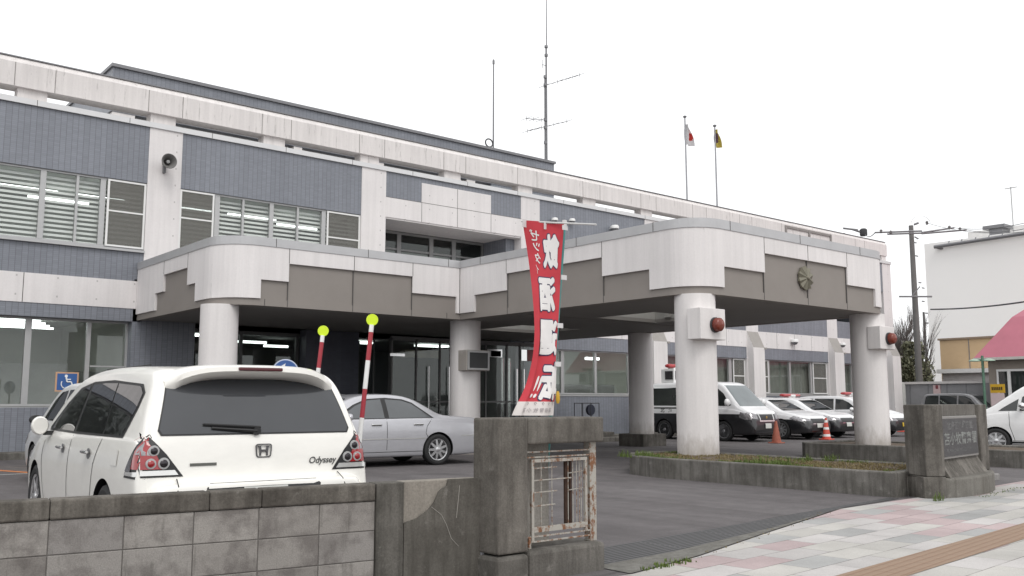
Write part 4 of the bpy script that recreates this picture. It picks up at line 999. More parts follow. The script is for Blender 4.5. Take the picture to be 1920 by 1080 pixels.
# ---- saloons
def saloon_st(L, H, w, d=0.0):
    k = L / 4.82
    return [(x * k, z * H / 1.455 if z > 1.05 else z, b_, w * q, e) for x, z, b_, q, e in [(0, .60, .34, .80, .48), (.015, .74, .28, .90, .6), (.05, .86, .24, .94, .72), (.10, .955, .22, .955, .82), (.30, .99, .2, .97, .875), (.75, 1.01, .19, .985, .90), (1.05, 1.045, .19, .99, .92),
        (1.35, 1.22, .19, 1, .935), (1.70, 1.40, .19, 1, .94), (2.1, 1.47, .19, 1, .94), (2.75, 1.465, .19, 1, .93), (3.15, 1.36, .19, 1, .92), (3.55, 1.13, .19, 1, .90), (3.85, .985, .19, .995, .87), (4.3, .91, .2, .97, .80), (4.62, .80, .22, .91, .68), (4.78, .66, .25, .82, .54), (4.82, .50, .3, .70, .42)]]
def saloon(name, label, pos, rz, mat, glass, group=None, L=4.82, H=1.455, w=.885, nsp=9, r=.32, doors=True):
    c = Car(name, label, 'car' if group is None else 'police car', pos, rz, saloon_st(L, H, w), mat, (1.15 * L / 4.82, 3.86 * L / 4.82), r=r, tumble=.33, group=group, nsp=nsp, rail=.12)
    k = L / 4.82; S = lambda pl: [(a * k, b) for a, b in pl]
    for sd in (1, -1):
        c.patch('window_frame', S([(1.24, .972), (1.46, 1.12), (1.70, 1.285), (1.92, 1.355), (2.3, 1.385), (2.72, 1.36), (3.02, 1.245), (3.44, .985), (3.40, .955), (2.3, .962)]), 'side', M['trim'], .003, sd)
        c.patch('side_window', S([(1.31, .98), (1.50, 1.11), (1.72, 1.26), (1.95, 1.328), (2.31, 1.352), (2.27, .975)]), 'side', glass, .006, sd)
        c.patch('side_window', S([(2.37, .975), (2.41, 1.352), (2.70, 1.33), (2.98, 1.222), (3.28, 1.035), (3.33, .97)]), 'side', glass, .006, sd)
        if doors:
            c.seam('door_gap', [S([(2.33, .95), (2.33, .34)]), S([(1.30, .95), (1.42, .80), (1.45, .66), (1.36, .52)]), S([(3.45, .94), (3.42, .5), (3.36, .34)]), S([(3.3, .30), (1.5, .30)])], 'side', .011, .0025, sd)
            c.seam('side_moulding', [S([(3.42, .56), (1.45, .56)]), S([(.6, .60), (.02, .60)])], 'side', .02, .008, sd, M['lampbright'])
        for x in (1.62, 2.56):
            p, d = c.hit('side', x * k, .835, sd); h = MB(); h.box(x * k - .11, x * k + .11, p.y, p.y + sd * .03, .825, .86); build('door_handle', h, M['chrome'], c.t, bevel=.01, world=False)
        c.patch('tail_lamp', [(.055, .72), (.055, .88), (.16, .90), (.26, .88), (.24, .74)], 'side', M['lampred'], .005, sd, .03)
        c.patch('headlamp', [(L - .62, .74), (L - .50, .82), (L - .30, .78), (L - .14, .68), (L - .16, .62), (L - .40, .66)], 'side', M['lampclear'], .006, sd, .03)
        c.patch('headlamp_front', [(sd * .42, .64), (sd * .46, .72), (sd * .74, .76), (sd * .76, .66)], 'front', M['lampclear'], .006, 1, .03)
    c.patch('windscreen', [(-.66, 1.0), (.66, 1.0), (.62, 1.15), (.53, 1.36), (.4, 1.375), (-.4, 1.375), (-.53, 1.36), (-.62, 1.15)], 'front', glass, .005)
    c.patch('rear_window', [(-.64, 1.05), (.64, 1.05), (.52, 1.35), (-.52, 1.35)], 'rear', glass, .005)
    c.mirror(3.2 * k, w + .085, 1.0, mat if group is None else M['carwhite'], (.075, .105, .075))
    c.patch('lower_grille', [(-.5, .30), (.5, .30), (.46, .44), (-.46, .44)], 'front', M['trim'], .006); c.patch('grille', [(-.36, .56), (.36, .56), (.39, .72), (-.39, .72)], 'front', M['trim'], .006)
    c.seam('grille_chrome', [[(-.4, .735), (.4, .735)], [(-.37, .55), (.37, .55)]], 'front', .02, .008, 1, M['chrome'])
    c.patch('number_plate', [(-.165, .42), (.165, .42), (.165, .565), (-.165, .565)], 'front', M['plate'], .02)
    return c
sil = saloon('saloon_car', 'silver four door saloon standing side on in the yard behind the red and white poles', (12.38, 16.62), R(174), M['silver'], M['carglass_grey'])
for sd in (1,): sil.patch('fuel_lid', [(.92, .80), (.92, .92), (1.08, .92), (1.08, .80)], 'side', M['silver'], .004, sd)
drk = saloon('saloon_car', 'grey car parked under the canopy, only its roof showing above the silver saloon', (12.75, 19.75), R(180), M['lightgrey_car'], M['carglass'], doors=False, H=1.50)

def lightbar(c, x, z, w=.58, h=.12, mat='red_glow'):
    m = MB(); prof = [(.0, -w), (.75, -w + .03), (1.0, -w + .1), (1, w - .1), (.75, w - .03), (0, w)]
    m.lathe(prof, (0, 0, 0), 'y', 16); m.v = [(x + p[0] * .13, p[1], z + .035 + h / 2 + p[2] * h / 2) for p in m.v]
    b_ = MB(); b_.box(x - .1, x + .1, -.2, .2, z - .02, z + .05); lb = build('light_bar', b_, M['whitepaint'], c.t, bevel=.01, world=False)
    build('red_lens', m, M['lightred'], lb, smooth=40, world=False)
    s_ = MB(); s_.box(x + .06, x + .16, -.14, .14, z + .045, z + .12); build('speaker', s_, M['whitepaint'], lb, bevel=.015, world=False)
M['lightred'] = simple('red_light_bar', (.42, .03, .035), .2, var=.2, scale=8, coat=.6)
GP = 'police cars parked against the building'
p1 = aY(1540, 804, 18.0); p2 = aY(1604, 800, 18.0); p3 = aY(1679, 795, 18.0)
c1 = saloon('police_car', 'black and white police saloon standing next to the police van', (p1.x, 18.0 + 4.9), R(-91), M['police'], M['carglass'], GP, 4.9, 1.46, .90, 10, .34, False)

c2 = saloon('police_car', 'black and white police saloon between the other saloon and the police wagon', (p2.x, 18.2 + 4.9), R(-91), M['police'], M['carglass'], GP, 4.9, 1.46, .90, 10, .34, False); lightbar(c2, 2.45, 1.46)

# ---- wagons and vans
def wagon_st(L, H, w): 
    k = L / 4.4
    return [(0, .56, .34, w * .8, .46), (.012, .70, .26, w * .9, .58), (.05, .80, .24, w * .95, .68), (.10, .98, .22, w * .97, .86), (.18, 1.2, .2, w * .98, .97), (.30, H - .06, .2, w * .99, .99), (.55, H - .01, .2, w, .99), (1.3 * k, H + .01, .2, w, .98), (2.3 * k, H, .2, w, .97), (2.7 * k, H - .12, .2, w, .955), (3.05 * k, 1.24, .2, w, .94),
            (3.35 * k, 1.04, .2, w, .91), (3.7 * k, .95, .2, w * .98, .84), (4.15 * k, .83, .2, w * .93, .72), (4.36 * k, .66, .24, w * .82, .54), (4.4 * k, .50, .3, w * .7, .42)]
def wagon(name, label, cat, pos, rz, mat, glass, group=None, L=4.4, H=1.52, w=.85, r=.31, mcol=None, wc=None):
    c = Car(name, label, cat, pos, rz, wagon_st(L, H, w), mat, (.82, .82 + 2.55 * L / 4.4), r=r, tumble=.22, group=group, nsp=8, wheel_col=wc)
    k = L / 4.4; S = lambda pl: [(a * k, b + (H - 1.52) * (b > 1.2)) for a, b in pl]
    for sd in (1, -1):
        for pl in ([(.36, 1.02), (.42, 1.34), (.52, 1.40), (1.05, 1.41), (1.1, 1.015)], [(1.16, 1.015), (1.12, 1.41), (1.95, 1.405), (1.99, 1.0)], [(2.06, 1.0), (2.03, 1.40), (2.35, 1.375), (2.62, 1.25), (2.98, 1.02)]):
            c.patch('side_window', S(pl), 'side', glass, .005, sd)
        c.patch('tail_lamp', [(.10, .82), (.12, 1.2), (.22, 1.2), (.22, .82)], 'side', M['lampred'], .005, sd, .04)
        c.patch('headlamp', [(L - .55, .72), (L - .42, .80), (L - .2, .72), (L - .1, .62), (L - .14, .58), (L - .36, .62)], 'side', M['lampclear'], .006, sd, .03)
        c.patch('headlamp_front', [(sd * .42, .58), (sd * .46, .68), (sd * .70, .72), (sd * .72, .6)], 'front', M['lampclear'], .006, 1, .03)
    c.patch('windscreen', [(-.64, 1.03), (.64, 1.03), (.56, H - .12), (-.56, H - .12)], 'front', glass, .005)
    c.patch('rear_window', [(-.66, 1.0), (.66, 1.0), (.58, H - .12), (-.58, H - .12)], 'rear', glass, .005)
    c.mirror(2.85 * k, w + .09, 1.02, mcol or mat, (.075, .10, .075))
    c.patch('grille', [(-.36, .50), (.36, .50), (.38, .62), (-.38, .62)], 'front', M['trim'], .006)
    return c
c3 = wagon('police_wagon', 'black and white police wagon with a yellow front plate, farthest of the police cars', 'police car', (p3.x, 17.6 + 4.5), R(-91), M['police'], M['carglass'], GP, 4.5, 1.54, .86); lightbar(c3, 2.3, 1.54)
c3.patch('number_plate', [(-.165, .38), (.165, .38), (.165, .53), (-.165, .53)], 'front', M['plate_y'], .02)
hat = wagon('hatchback_car', 'white hatchback with dark door mirrors standing beyond the minivan near the building', 'car', (4.56, 13.5), R(91), M['carwhite'], M['carglass'], None, 4.3, 1.60, .845, .31, M['trim'])
gw = wagon('estate_car', 'dark grey estate car seen over the name stone', 'car', tuple(aD(1737, 753, 46.5))[:2], R(-97), M['lightgrey_car'], M['carglass'], None, 4.7, 1.72, .89, .33)

def onebox_st(L, H, w): return [(0, .60, .32, w * .9, .5), (.015, .9, .27, w * .95, .75), (.05, 1.2, .24, w * .98, 1.0), (.10, H - .25, .22, w * .99, 1.08), (.18, H - .04, .22, w, 1.10), (.5, H, .22, w, 1.10), (2.2, H + .01, .22, w, 1.09), (3.1, H, .22, w, 1.08), (3.42, H - .06, .22, w, 1.07), (3.75, H - .40, .22, w, 1.05), (4.12, 1.20, .22, w, 1.02),
    (4.36, 1.07, .22, w * .985, .93), (4.55, .98, .24, w * .95, .82), (4.66, .80, .26, w * .90, .66), (L, .55, .3, w * .8, .45)]
LX = (.93, 1.29, 1.65, 2.01, 2.37)
pv = Car('police_van', 'black and white police van with a roof display box between two canopy columns', 'police van', (25.9, 22.85), R(-89.5), onebox_st(4.70, 1.99, .86), M['police_van'], (.98, 3.54), r=.335, tumble=.16, rim='disc', rail=.13, wheel_col=M['steel'])
for sd in (1, -1):
    for pl in ([(.25, 1.17), (.27, 1.78), (1.55, 1.80), (1.55, 1.17)], [(1.66, 1.17), (1.66, 1.80), (2.62, 1.80), (2.62, 1.17)], [(2.78, 1.17), (2.78, 1.79), (3.22, 1.77), (3.5, 1.58), (3.82, 1.17)]):
        pv.patch('side_window', pl, 'side', M['carglass'], .005, sd)
    pv.seam('body_stripe', [[(.2, 1.09), (2.7, 1.09)]], 'side', .05, .005, sd, M['trim'])
    pv.patch('headlamp', [(4.18, .80), (4.22, .98), (4.45, .93), (4.62, .80), (4.6, .72), (4.4, .72)], 'side', M['lampclear'], .006, sd, .03)
    pv.patch('headlamp_front', [(sd * .50, .74), (sd * .50, .90), (sd * .78, .97), (sd * .80, .76)], 'front', M['lampclear'], .006, 1, .03)
    for k_, ch_ in enumerate('北海道警察'): pv.text('side_lettering', ch_, .19, 'side', LX[k_], .945, M['trim'], .006, sd, .002, -sd)
pv.patch('windscreen', [(-.72, 1.16), (.72, 1.16), (.60, 1.86), (-.60, 1.86)], 'front', carglass('van_windscreen', (.10, .115, .12), .03), .005)
pv.patch('grille', [(-.34, .70), (.34, .70), (.36, .88), (-.36, .88)], 'front', M['trim'], .006)
pv.seam('grille_chrome', [[(-.46, .92), (.46, .92)], [(-.42, .68), (.42, .68)], [(-.40, .92), (-.36, .68)], [(.40, .92), (.36, .68)]], 'front', .045, .009, 1, M['lampbright'])
h = pv.hit('front', 0, .79)[0]; m = MB(); m.lathe([(.05, .012), (.03, .02), (0, .022)], (h.x, 0, .79), 'x', 12); build('grille_emblem', m, simple('brass_emblem', (.40, .26, .08), .4, .5), pv.t, world=False)
pv.patch('number_plate', [(-.165, .44), (.165, .44), (.165, .60), (-.165, .60)], 'front', M['plate'], .03)
pv.mirror(3.86, 1.02, 1.28, M['carwhite'], (.08, .11, .13))
m = MB(); m.box(.55, 1.15, -.45, .45, 1.985, 2.48); dbx = build('display_box', m, M['whitepaint'], pv.t, bevel=.02, world=False)
m = MB(); m.box(.75, 1.1, -.47, -.455, 2.1, 2.4); m.box(1.155, 1.165, -.38, .38, 2.1, 2.4); build('display_screen', m, M['lampdark'], dbx, world=False)
lightbar(pv, .85, 2.48, .5, .15)

mv = Car('minivan', 'white minivan at the right edge beyond the name stone, facing left', 'minivan', (26.55, 7.25), R(111), onebox_st(4.6, 1.80, .85)[:6] + [(1.8, 1.81, .22, .85, 1.09)] + [(2.7, 1.79, .22, .85, 1.06), (2.95, 1.70, .22, .85, 1.05), (3.4, 1.38, .22, .85, 1.02), (3.75, 1.13, .22, .85, .98), (4.1, 1.03, .22, .84, .9), (4.5, .82, .24, .76, .68), (4.6, .58, .3, .66, .46)], M['carwhite'], (.85, 3.62), r=.32, tumble=.2, nsp=8)
for sd in (1, -1):
    for pl in ([(.3, 1.14), (.35, 1.55), (1.3, 1.60), (1.3, 1.12)], [(1.38, 1.12), (1.38, 1.6), (2.35, 1.6), (2.35, 1.1)], [(2.40, 1.1), (2.40, 1.62), (2.7, 1.60), (2.98, 1.42), (3.06, 1.08)], [(3.12, 1.08), (3.06, 1.38), (3.42, 1.16), (3.54, 1.07)]):
        mv.patch('side_window', pl, 'side', M['carglass'], .005, sd)
    mv.seam('door_gap', [[(2.36, 1.08), (2.36, .35)], [(3.3, 1.05), (3.3, .7), (3.2, .34)], [(3.25, .33), (1.0, .33)]], 'side', .012, .0025, sd)
    mv.seam('sill', [[(3.3, .27), (1.2, .27)]], 'side', .08, .004, sd, M['trim'])
mv.patch('windscreen', [(-.62, 1.12), (.62, 1.12), (.55, 1.62), (-.55, 1.62)], 'front', M['carglass'], .005); mv.mirror(3.0, .94, 1.2, M['chrome'], (.08, .1, .09))
# ------------------------------------------------------------------ front wall, gate pillar, name stone
WA, WB = Vector((1.13, 5.92)), Vector((4.2, 5.46)); we = (WB - WA).normalized(); wa = math.atan2(we.y, we.x)
def blockmat():
    t = NT('wall_block'); c = t.coord(); g = t.node('ShaderNodeNewGeometry')
    isl = g.outputs['Random Per Island']
    base = t.ramp(isl, [(0, (.225, .21, .195)), (.4, (.275, .258, .24)), (.75, (.31, .292, .272)), (1, (.25, .236, .225))])
    off = t.node('ShaderNodeCombineXYZ'); t.link(t.math('MULTIPLY', isl, 40), off.inputs[0]); t.link(t.math('MULTIPLY', isl, 17), off.inputs[2])
    vv = t.node('ShaderNodeVectorMath', operation='ADD'); t.link(c, vv.inputs[0]); t.link(off.outputs[0], vv.inputs[1])
    b = t.noise(vv.outputs[0], 4.2, 6, .62); v = t.noise(t.mapping(vv.outputs[0], (16, 10, 2.5)), 1.0, 5, .7); f = t.noise(c, 110, 4, .8)
    col = t.mix(t.ramp(b, [(.46, 0), (.62, .75)]), base, (.135, .122, .115)); col = t.mix(t.ramp(v, [(.56, 0), (.72, .6)]), col, (.10, .095, .085))
    col = t.mix(t.ramp(t.noise(vv.outputs[0], 22, 4, .7), [(.6, 0), (.75, .35)]), col, (.38, .37, .35))
    col = t.mix(1.0, col, t.ramp(f, [(.25, .72), (.75, 1.25)]), 'MULTIPLY'); t.bump(f, .6, .006); return t.set(col, .92, spec=.2)
bw = thing('block_wall', 'stained grey concrete block wall with a rendered panel broken at its top corner', 'wall', (WA.x, WA.y, 0), wa)
LW = (WB - WA).length
m = MB()
u0 = .27 - .405 * 10
for r_ in range(4):
    z1 = .622 - .199 * r_; z0 = z1 - .199
    for k in range(16):
        a = u0 + .405 * k; b = min(a + .405, 2.288)
        if a >= 2.288: break
        e = .0026; sub = MB(); sub.box(a + e, b - e, .0, .12, max(z0 + e, -.05), z1 - e); m.add(sub.v, sub.f)
build('blocks', m, blockmat(), bw, world=False, bevel=.004)
m = MB(); m.box(u0, 2.287, .006, .114, -.05, .62); build('mortar', m, simple('mortar', (.15, .14, .13), .95, var=.3, scale=20), bw, world=False)
m = MB()
cuts = [u0, -2.6, -1.4, -.55, .27, 1.17, 1.5, 2.287]
for a, b in zip(cuts[:-1], cuts[1:]): m.box(a + .001, b - .001, -.012, .135, .6225, .74)
build('coping', m, concrete_grey('coping_concrete', (.185, .170, .150), (.058, .052, .045), .85), bw, world=False, bevel=.012)
m = MB(); m.box(2.29, 2.496, -.02, .14, -.05, .742); build('post', m, M['cdark'], bw, world=False, bevel=.008)
m = MB(); m.box(2.5, LW + .01, .004, .13, -.05, .742); build('panel_core', m, concrete_grey('broken_concrete', (.30, .275, .24), (.17, .155, .135), .6), bw, world=False, bevel=.004)
sk = [(2.5, -.05), (LW + .01, -.05), (LW + .01, .746), (2.845, .746), (2.835, .70), (2.80, .685), (2.77, .66), (2.735, .59), (2.69, .54), (2.60, .485), (2.5, .46)]
m = MB(); n = len(sk); m.add([(a, -.016, b) for a, b in sk] + [(a, .0035, b) for a, b in sk], [tuple(range(n)), tuple(range(2 * n - 1, n - 1, -1))] + [(i, n + i, n + (i + 1) % n, (i + 1) % n) for i in range(n)])
build('render_skin', m, concrete_grey('rendered_concrete', (.165, .155, .138), (.065, .06, .052), .75), bw, world=False)
m = MB(); m.path([(2.71, -.0175, .56), (2.79, -.0175, .50), (2.83, -.0175, .43), (2.87, -.0175, .33), (2.93, -.0175, .27)], .0022, 4); m.path([(2.935, -.0175, .70), (2.925, -.0175, .60), (2.91, -.0175, .47)], .0026, 4)
build('crack', m, simple('pale_crack', (.30, .285, .26), .9), bw, world=False)
m = MB(); m.box(2.77, 2.8, -.03, -.017, -.05, .0); 
m = MB(); m.box(LW + .005, LW + .03, -.03, .12, -.05, .74); build('edge_strip', m, simple('pale_edge', (.28, .28, .30), .7, var=.25), bw, world=False)

gp = thing('gate_pillar', 'weathered concrete gate pillar with a rusty steel grille set in its opening', 'gate pillar', (4.22, 5.24, 0))
pm = concrete_grey('pillar_concrete', (.20, .186, .166), (.066, .06, .053), .75)
m = MB(); m.prism([(4.208, 5.238), (4.489, 5.238), (4.489, 5.57), (4.19, 5.52)], .212, 1.183)
build('post', m, pm, gp, bevel=.014)
m = MB(); m.prism([(4.486, 5.239), (5.285, 5.239), (5.285, 5.60), (4.486, 5.57)], .986, 1.182); build('lintel', m, pm, gp, bevel=.014)
m = MB(); m.prism([(4.195, 5.225), (4.488, 5.225), (4.488, 5.6), (4.18, 5.55)], -.05, .200); m.prism([(4.492, 5.225), (5.275, 5.225), (5.275, 5.60), (4.492, 5.6)], -.05, .215); build('base', m, concrete_grey('pillar_base', (.175, .165, .15), (.07, .065, .058), .75), gp, bevel=.03)
m = MB(); m.box(5.185, 5.255, 5.30, 5.37, .216, .985); build('grille_post', m, M['rust'], gp, bevel=.004)
yg = 5.31
m = MB()
for z in (.925, .885, .30, .262): m.box(4.515, 5.184, yg - .006, yg + .006, z - .006, z + .006)
m.box(4.512, 4.526, yg - .008, yg + .008, .22, .93)
m.box(4.575, 4.60, yg - .012, yg + .012, .262, .87); m.box(5.13, 5.155, yg - .012, yg + .012, .30, .87); m.box(4.60, 5.13, yg - .012, yg + .012, .845, .87); m.box(4.60, 5.13, yg - .012, yg + .012, .33, .37)
m.box(4.545, 4.57, yg - .01, yg + .01, .216, .30)
build('grille_frame', m, M['rust'], gp, bevel=.002)
m = MB()
for z, x1 in ((.80, 4.85), (.71, 5.0), (.62, 4.85), (.52, 4.83)): m.tube((4.60, yg + .012, z), (x1, yg + .012, z + .004), .005, n=6)
for x in (4.69, 4.80, 4.97, 5.02, 5.06, 5.09, 5.11): m.tube((x, yg + .014, .37), (x, yg + .014, .846), .004, n=6)
for z in (.62, .75): m.tube((4.98, yg + .018, z), (5.13, yg + .018, z + .01), .004, n=6)
build('mesh_wire', m, M['rust'], gp)
m = MB(); m.box(4.955, 4.985, yg + .03, yg + .05, .36, .845); m.box(5.005, 5.025, yg + .03, yg + .05, .36, .845); build('rusty_bar', m, simple('rust', (.055, .03, .02), .9, var=.5, scale=20), gp)
m = MB(); m.box(4.70, 4.93, 5.50, 5.6, .216, .985); build('back_slab', m, M['clight'], gp, bevel=.01)

ME = Vector((.991, .134)).normalized(); MO = Vector((12.47, 6.03))
ns = thing('name_stone', 'low concrete name stone with a dark engraved plaque beside the gateway', 'monument', (MO.x, MO.y, 0), math.atan2(ME.y, ME.x))
m = MB(); m.prism([(.10, 0.0), (.25, .0), (.25, .46), (.30, .50), (.285, .54), (-.01, .16)], .29, 1.262); build('left_pier', m, M['cgrey'], ns, world=False, bevel=.012)
m = MB(); m.prism([(.252, .07), (1.96, .07), (1.96, .5), (.252, .5)], .29, 1.262); 
build('panel', m, concrete_grey('stone_panel', (.20, .19, .175), (.085, .078, .07), .6), ns, world=False, bevel=.008)
m = MB(); m.prism([(1.962, .02), (2.36, .02), (2.36, .5), (1.962, .5)], .27, 1.262); build('right_pier', m, M['cgrey'], ns, world=False, bevel=.012)
m = MB(); m.prism([(.06, -.02), (.17, -.03), (.17, .5), (.27, .6), (-.08, .18)], -.05, .286); build('pier_base', m, M['cgrey'], ns, world=False, bevel=.012)
pts = [(.175, -.03)] + [(.175 + 2.1 * i / 14, -.03 - .20 * math.sin(math.pi * min(1, i / 14 * 1.0)) ** .7) for i in range(1, 14)] + [(2.40, .0), (2.44, .16), (2.42, .5), (.175, .5)]
m = MB(); m.prism(pts, -.05, .27); build('base', m, concrete_grey('stone_base', (.215, .205, .185), (.10, .092, .08), .6), ns, world=False, bevel=.03)
m = MB(); m.add([(.25, .069, .30), (1.95, .069, .30), (1.95, .069, .485), (.25, .069, .485), (.25, -.06, .271), (1.95, -.06, .271)], [(0, 1, 2, 3), (4, 5, 2, 3), (0, 4, 3), (1, 2, 5), (0, 1, 5, 4)]); build('sloped_ledge', m, M['cgrey'], ns, world=False)
m = MB(); m.box(.27, 1.89, .035, .0695, .51, 1.10); m2 = build('plaque_frame', m, simple('plaque_frame_stone', (.26, .25, .24), .6), ns, world=False, bevel=.008)
m = MB(); m.box(.31, 1.85, .026, .034, .545, 1.065); pq = build('plaque', m, simple('plaque_dark_stone', (.062, .062, .066), .4, var=.3, scale=6), ns, world=False)
def plaque_text(body, size, x, z, mat, sx=1, bold=.004, sp=1.0):
    v, f = text_mesh(body, size, bold, sp); q = MB(); q.add([(x + p[0] * sx, .0245, z + p[1]) for p in v], f); return build('lettering', q, mat, pq, world=False, fixn=False)
LT = simple('worn_white_lettering', (.24, .25, .24), .7, var=.5, scale=9); LT2 = simple('faint_lettering', (.15, .15, .15), .7, var=.5, scale=9)
plaque_text('北海道札幌方面', .125, 1.06, .925, LT2, 1.3); plaque_text('苫小牧警察署', .185, 1.08, .715, LT, 1.32, .003); plaque_text('TOMAKOMAI POLICE STATION', .062, 1.08, .60, LT2, 1.5, .001)

# ------------------------------------------------------------------ banner
bn = thing('banner', 'tall red cloth banner with mirrored white lettering on a leaning teal pole', 'banner', (5.08, 5.63, 0))
ytop, ybot = 420, 779
Rt = [(420, 1057, 5.66), (500, 1050, 5.66), (570, 1047, 5.65), (650, 1043, 5.65), (700, 1042, 5.64), (745, 1043, 5.62), (779, 1040, 5.58)]
Lf = [(413, 979, 6.02), (470, 988, 5.98), (530, 995, 5.90), (600, 1000, 5.80), (650, 1000, 5.76), (700, 992, 5.76), (740, 980, 5.74), (779, 957, 5.70)]
def interp(tab, y):
    ys = [t[0] for t in tab]; return [float(np.interp(y, ys, [t[k] for t in tab])) for k in (1, 2)]
def smooth_edge(tab):
    ys = np.linspace(tab[0][0], tab[-1][0], 60); out = []
    for y in ys:
        a = [interp(tab, min(max(y + d, tab[0][0]), tab[-1][0])) for d in (-22, -11, 0, 11, 22)]; out.append(aY(sum(q[0] for q in a) / 5, y, sum(q[1] for q in a) / 5))
    return out
ER, EL = smooth_edge(Rt), smooth_edge(Lf)
def cloth(u, v, off=0.0):
    v = min(max(v, 0), 1) * 59; i = min(int(v), 58); f = v - i
    l = EL[i].lerp(EL[i + 1], f); r_ = ER[i].lerp(ER[i + 1], f); p = l.lerp(r_, u)
    w = .018 * math.sin(u * 7 + v * .06) * (.3 + v / 59) + .02 * math.sin(u * 3.1) + (.028 * math.exp(-((u - .16) / .07) ** 2) * min(1, max(0, (v - 18) / 20)))
    return Vector((p.x, p.y - w - off, p.z))
NU, NV = 30, 70; m = MB(); mi = []
m.v = [tuple(cloth(i / NU, j / NV)) for j in range(NV + 1) for i in range(NU + 1)]
for j in range(NV):
    for i in range(NU):
        a = j * (NU + 1) + i; m.f.append((a, a + 1, a + NU + 2, a + NU + 1)); m.m.append(1 if j / NV > .915 else 0)
def clothmat(name, col):
    t = NT(name); c = t.coord(); n = t.noise(c, 5, 4, .6); col = t.mix(1.0, col, t.ramp(n, [(.3, .88), (.7, 1.06)]), 'MULTIPLY')
    s = t.b.inputs; s['Transmission Weight'].default_value = 0; s['Sheen Weight'].default_value = .1
    return t.set(col, .85, spec=.15)
fl_ = build('cloth', m, [clothmat('red_cloth', (.50, .055, .07)), clothmat('white_cloth', (.62, .58, .56))], bn, smooth=80, fixn=False)
def split_long(v, f, lim):
    bm = bmesh.new(); vs = [bm.verts.new(p) for p in v]
    for a in f:
        try: bm.faces.new([vs[i] for i in a])
        except ValueError: pass
    bmesh.ops.remove_doubles(bm, verts=bm.verts, dist=1e-5); bmesh.ops.triangulate(bm, faces=bm.faces)
    es = [e for e in bm.edges if e.calc_length() > lim]
    if es: bmesh.ops.subdivide_edges(bm, edges=es, cuts=1); bmesh.ops.triangulate(bm, faces=bm.faces)
    bm.verts.index_update(); o = [tuple(p.co) for p in bm.verts], [tuple(p.index for p in q.verts) for q in bm.faces]; bm.free(); return o
def glyph(ch, u0, u1, y0, y1, mat, off, bold, grow=0.0, skew=0.0):
    v, f = text_mesh(ch, 1.0, 0); xs_ = [p[0] for p in v]; ys_ = [p[1] for p in v]; x0, x1, z0, z1 = min(xs_), max(xs_), min(ys_), max(ys_)
    # finer triangles so that the letters follow the folds
    for _ in range(3): v, f = split_long(v, f, .16)
    q = MB(); gu, gy = grow * (u1 - u0), grow * (y1 - y0); k = 0; nd = 10 if bold else 1
    for d in range(nd + (1 if bold else 0)):                 # heavy strokes: overlapping copies shifted round a small circle
        a = 2 * math.pi * d / nd; du, dy = (0, 0) if d == nd or not bold else (bold * (u1 - u0) * math.cos(a), bold * (y1 - y0) * math.sin(a)); V = []
        for p in v:
            s_ = (x1 - p[0]) / (x1 - x0); t_ = (z1 - p[1]) / (z1 - z0)
            u = u0 + (u1 - u0) * s_ + skew * (t_ - .5) + du; y = y0 + (y1 - y0) * t_ + dy; V.append(tuple(cloth(u, (y - ytop) / (ybot - ytop), off + .00018 * d)))
        q.add(V, f)
    return build('lettering', q, mat, fl_, fixn=False)
LW_, LN = simple('white_lettering', (.72, .70, .69), .7), simple('navy_outline', (.035, .03, .085), .7)
for ch, u0, u1, y0, y1 in (('飲', .44, .86, 445, 503), ('酒', .24, .76, 525, 583), ('運', .22, .86, 605, 664), ('転', .46, .98, 684, 747)):
    glyph(ch, u0, u1, y0, y1, LN, .006, .095); glyph(ch, u0, u1, y0, y1, LW_, .011, .058)
for ch, u0, u1, y0, y1 in (('ゼ', .10, .32, 437, 457), ('ッ', .14, .32, 461, 476), ('タ', .16, .32, 480, 499)): glyph(ch, u0, u1, y0, y1, LW_, .012, .02)
glyph('イ', .16, .24, 501, 518, LW_, .012, .0)
for u0 in (.27, .36): glyph('!', u0, u0 + .06, 706, 746, LW_, .012, .01, 0, -.10)
DK = simple('dark_lettering', (.09, .07, .08), .8)
for k in range(5): glyph('ク', .22 + .16 * k, .28 + .16 * k, 754, 760, DK, .010, .0)
DK2 = simple('faint_dark_lettering', (.26, .23, .24), .8)
for k, ch in enumerate('苫小牧警察署'): glyph(ch, .16 + .12 * k, .25 + .12 * k, 765, 773, DK2, .010, .0)
pt_, pb_ = aY(1058, 424, 5.74), aY(1021, 940, 5.70); dd = pt_ - pb_; g0 = pb_ - dd * (pb_.z / dd.z)
m = MB(); m.tube(g0, pt_ + dd * .01, .0165, .0145, 12); build('pole', m, M['teal'], bn, smooth=40)
m = MB(); m.tube(aY(978, 415, 6.04), aY(1118, 421, 5.34), .008, n=8); m.tube(pt_ - dd * .008, pt_ + dd * .022, .022, n=10); build('crossbar', m, simple('white_bar', (.58, .58, .57), .5), bn, smooth=40)
m = MB()
for (x, y) in ((1054, 521), (1047, 611), (1043, 683), (1056, 428)):
    p = aY(x, y, 5.64); m.box(p.x - .036, p.x + .026, p.y - .03, p.y - .026, p.z - .02, p.z + .02)
for (x, y, Yq) in ((1021, 420, 5.82), (981, 416, 6.0)):
    p = aY(x, y, Yq); m.box(p.x - .022, p.x + .022, p.y - .02, p.y - .016, p.z - .05, p.z + .02)
build('strap', m, simple('white_strap', (.62, .61, .61), .8), bn)
p = aY(1046, 745, 5.58); m = MB(); m.lathe([(.01, -.05), (.018, -.02), (.016, .02), (.008, .05)], p, 'z', 10); build('tie', m, simple('yellow_tie', (.55, .33, .03), .7), bn, smooth=50)

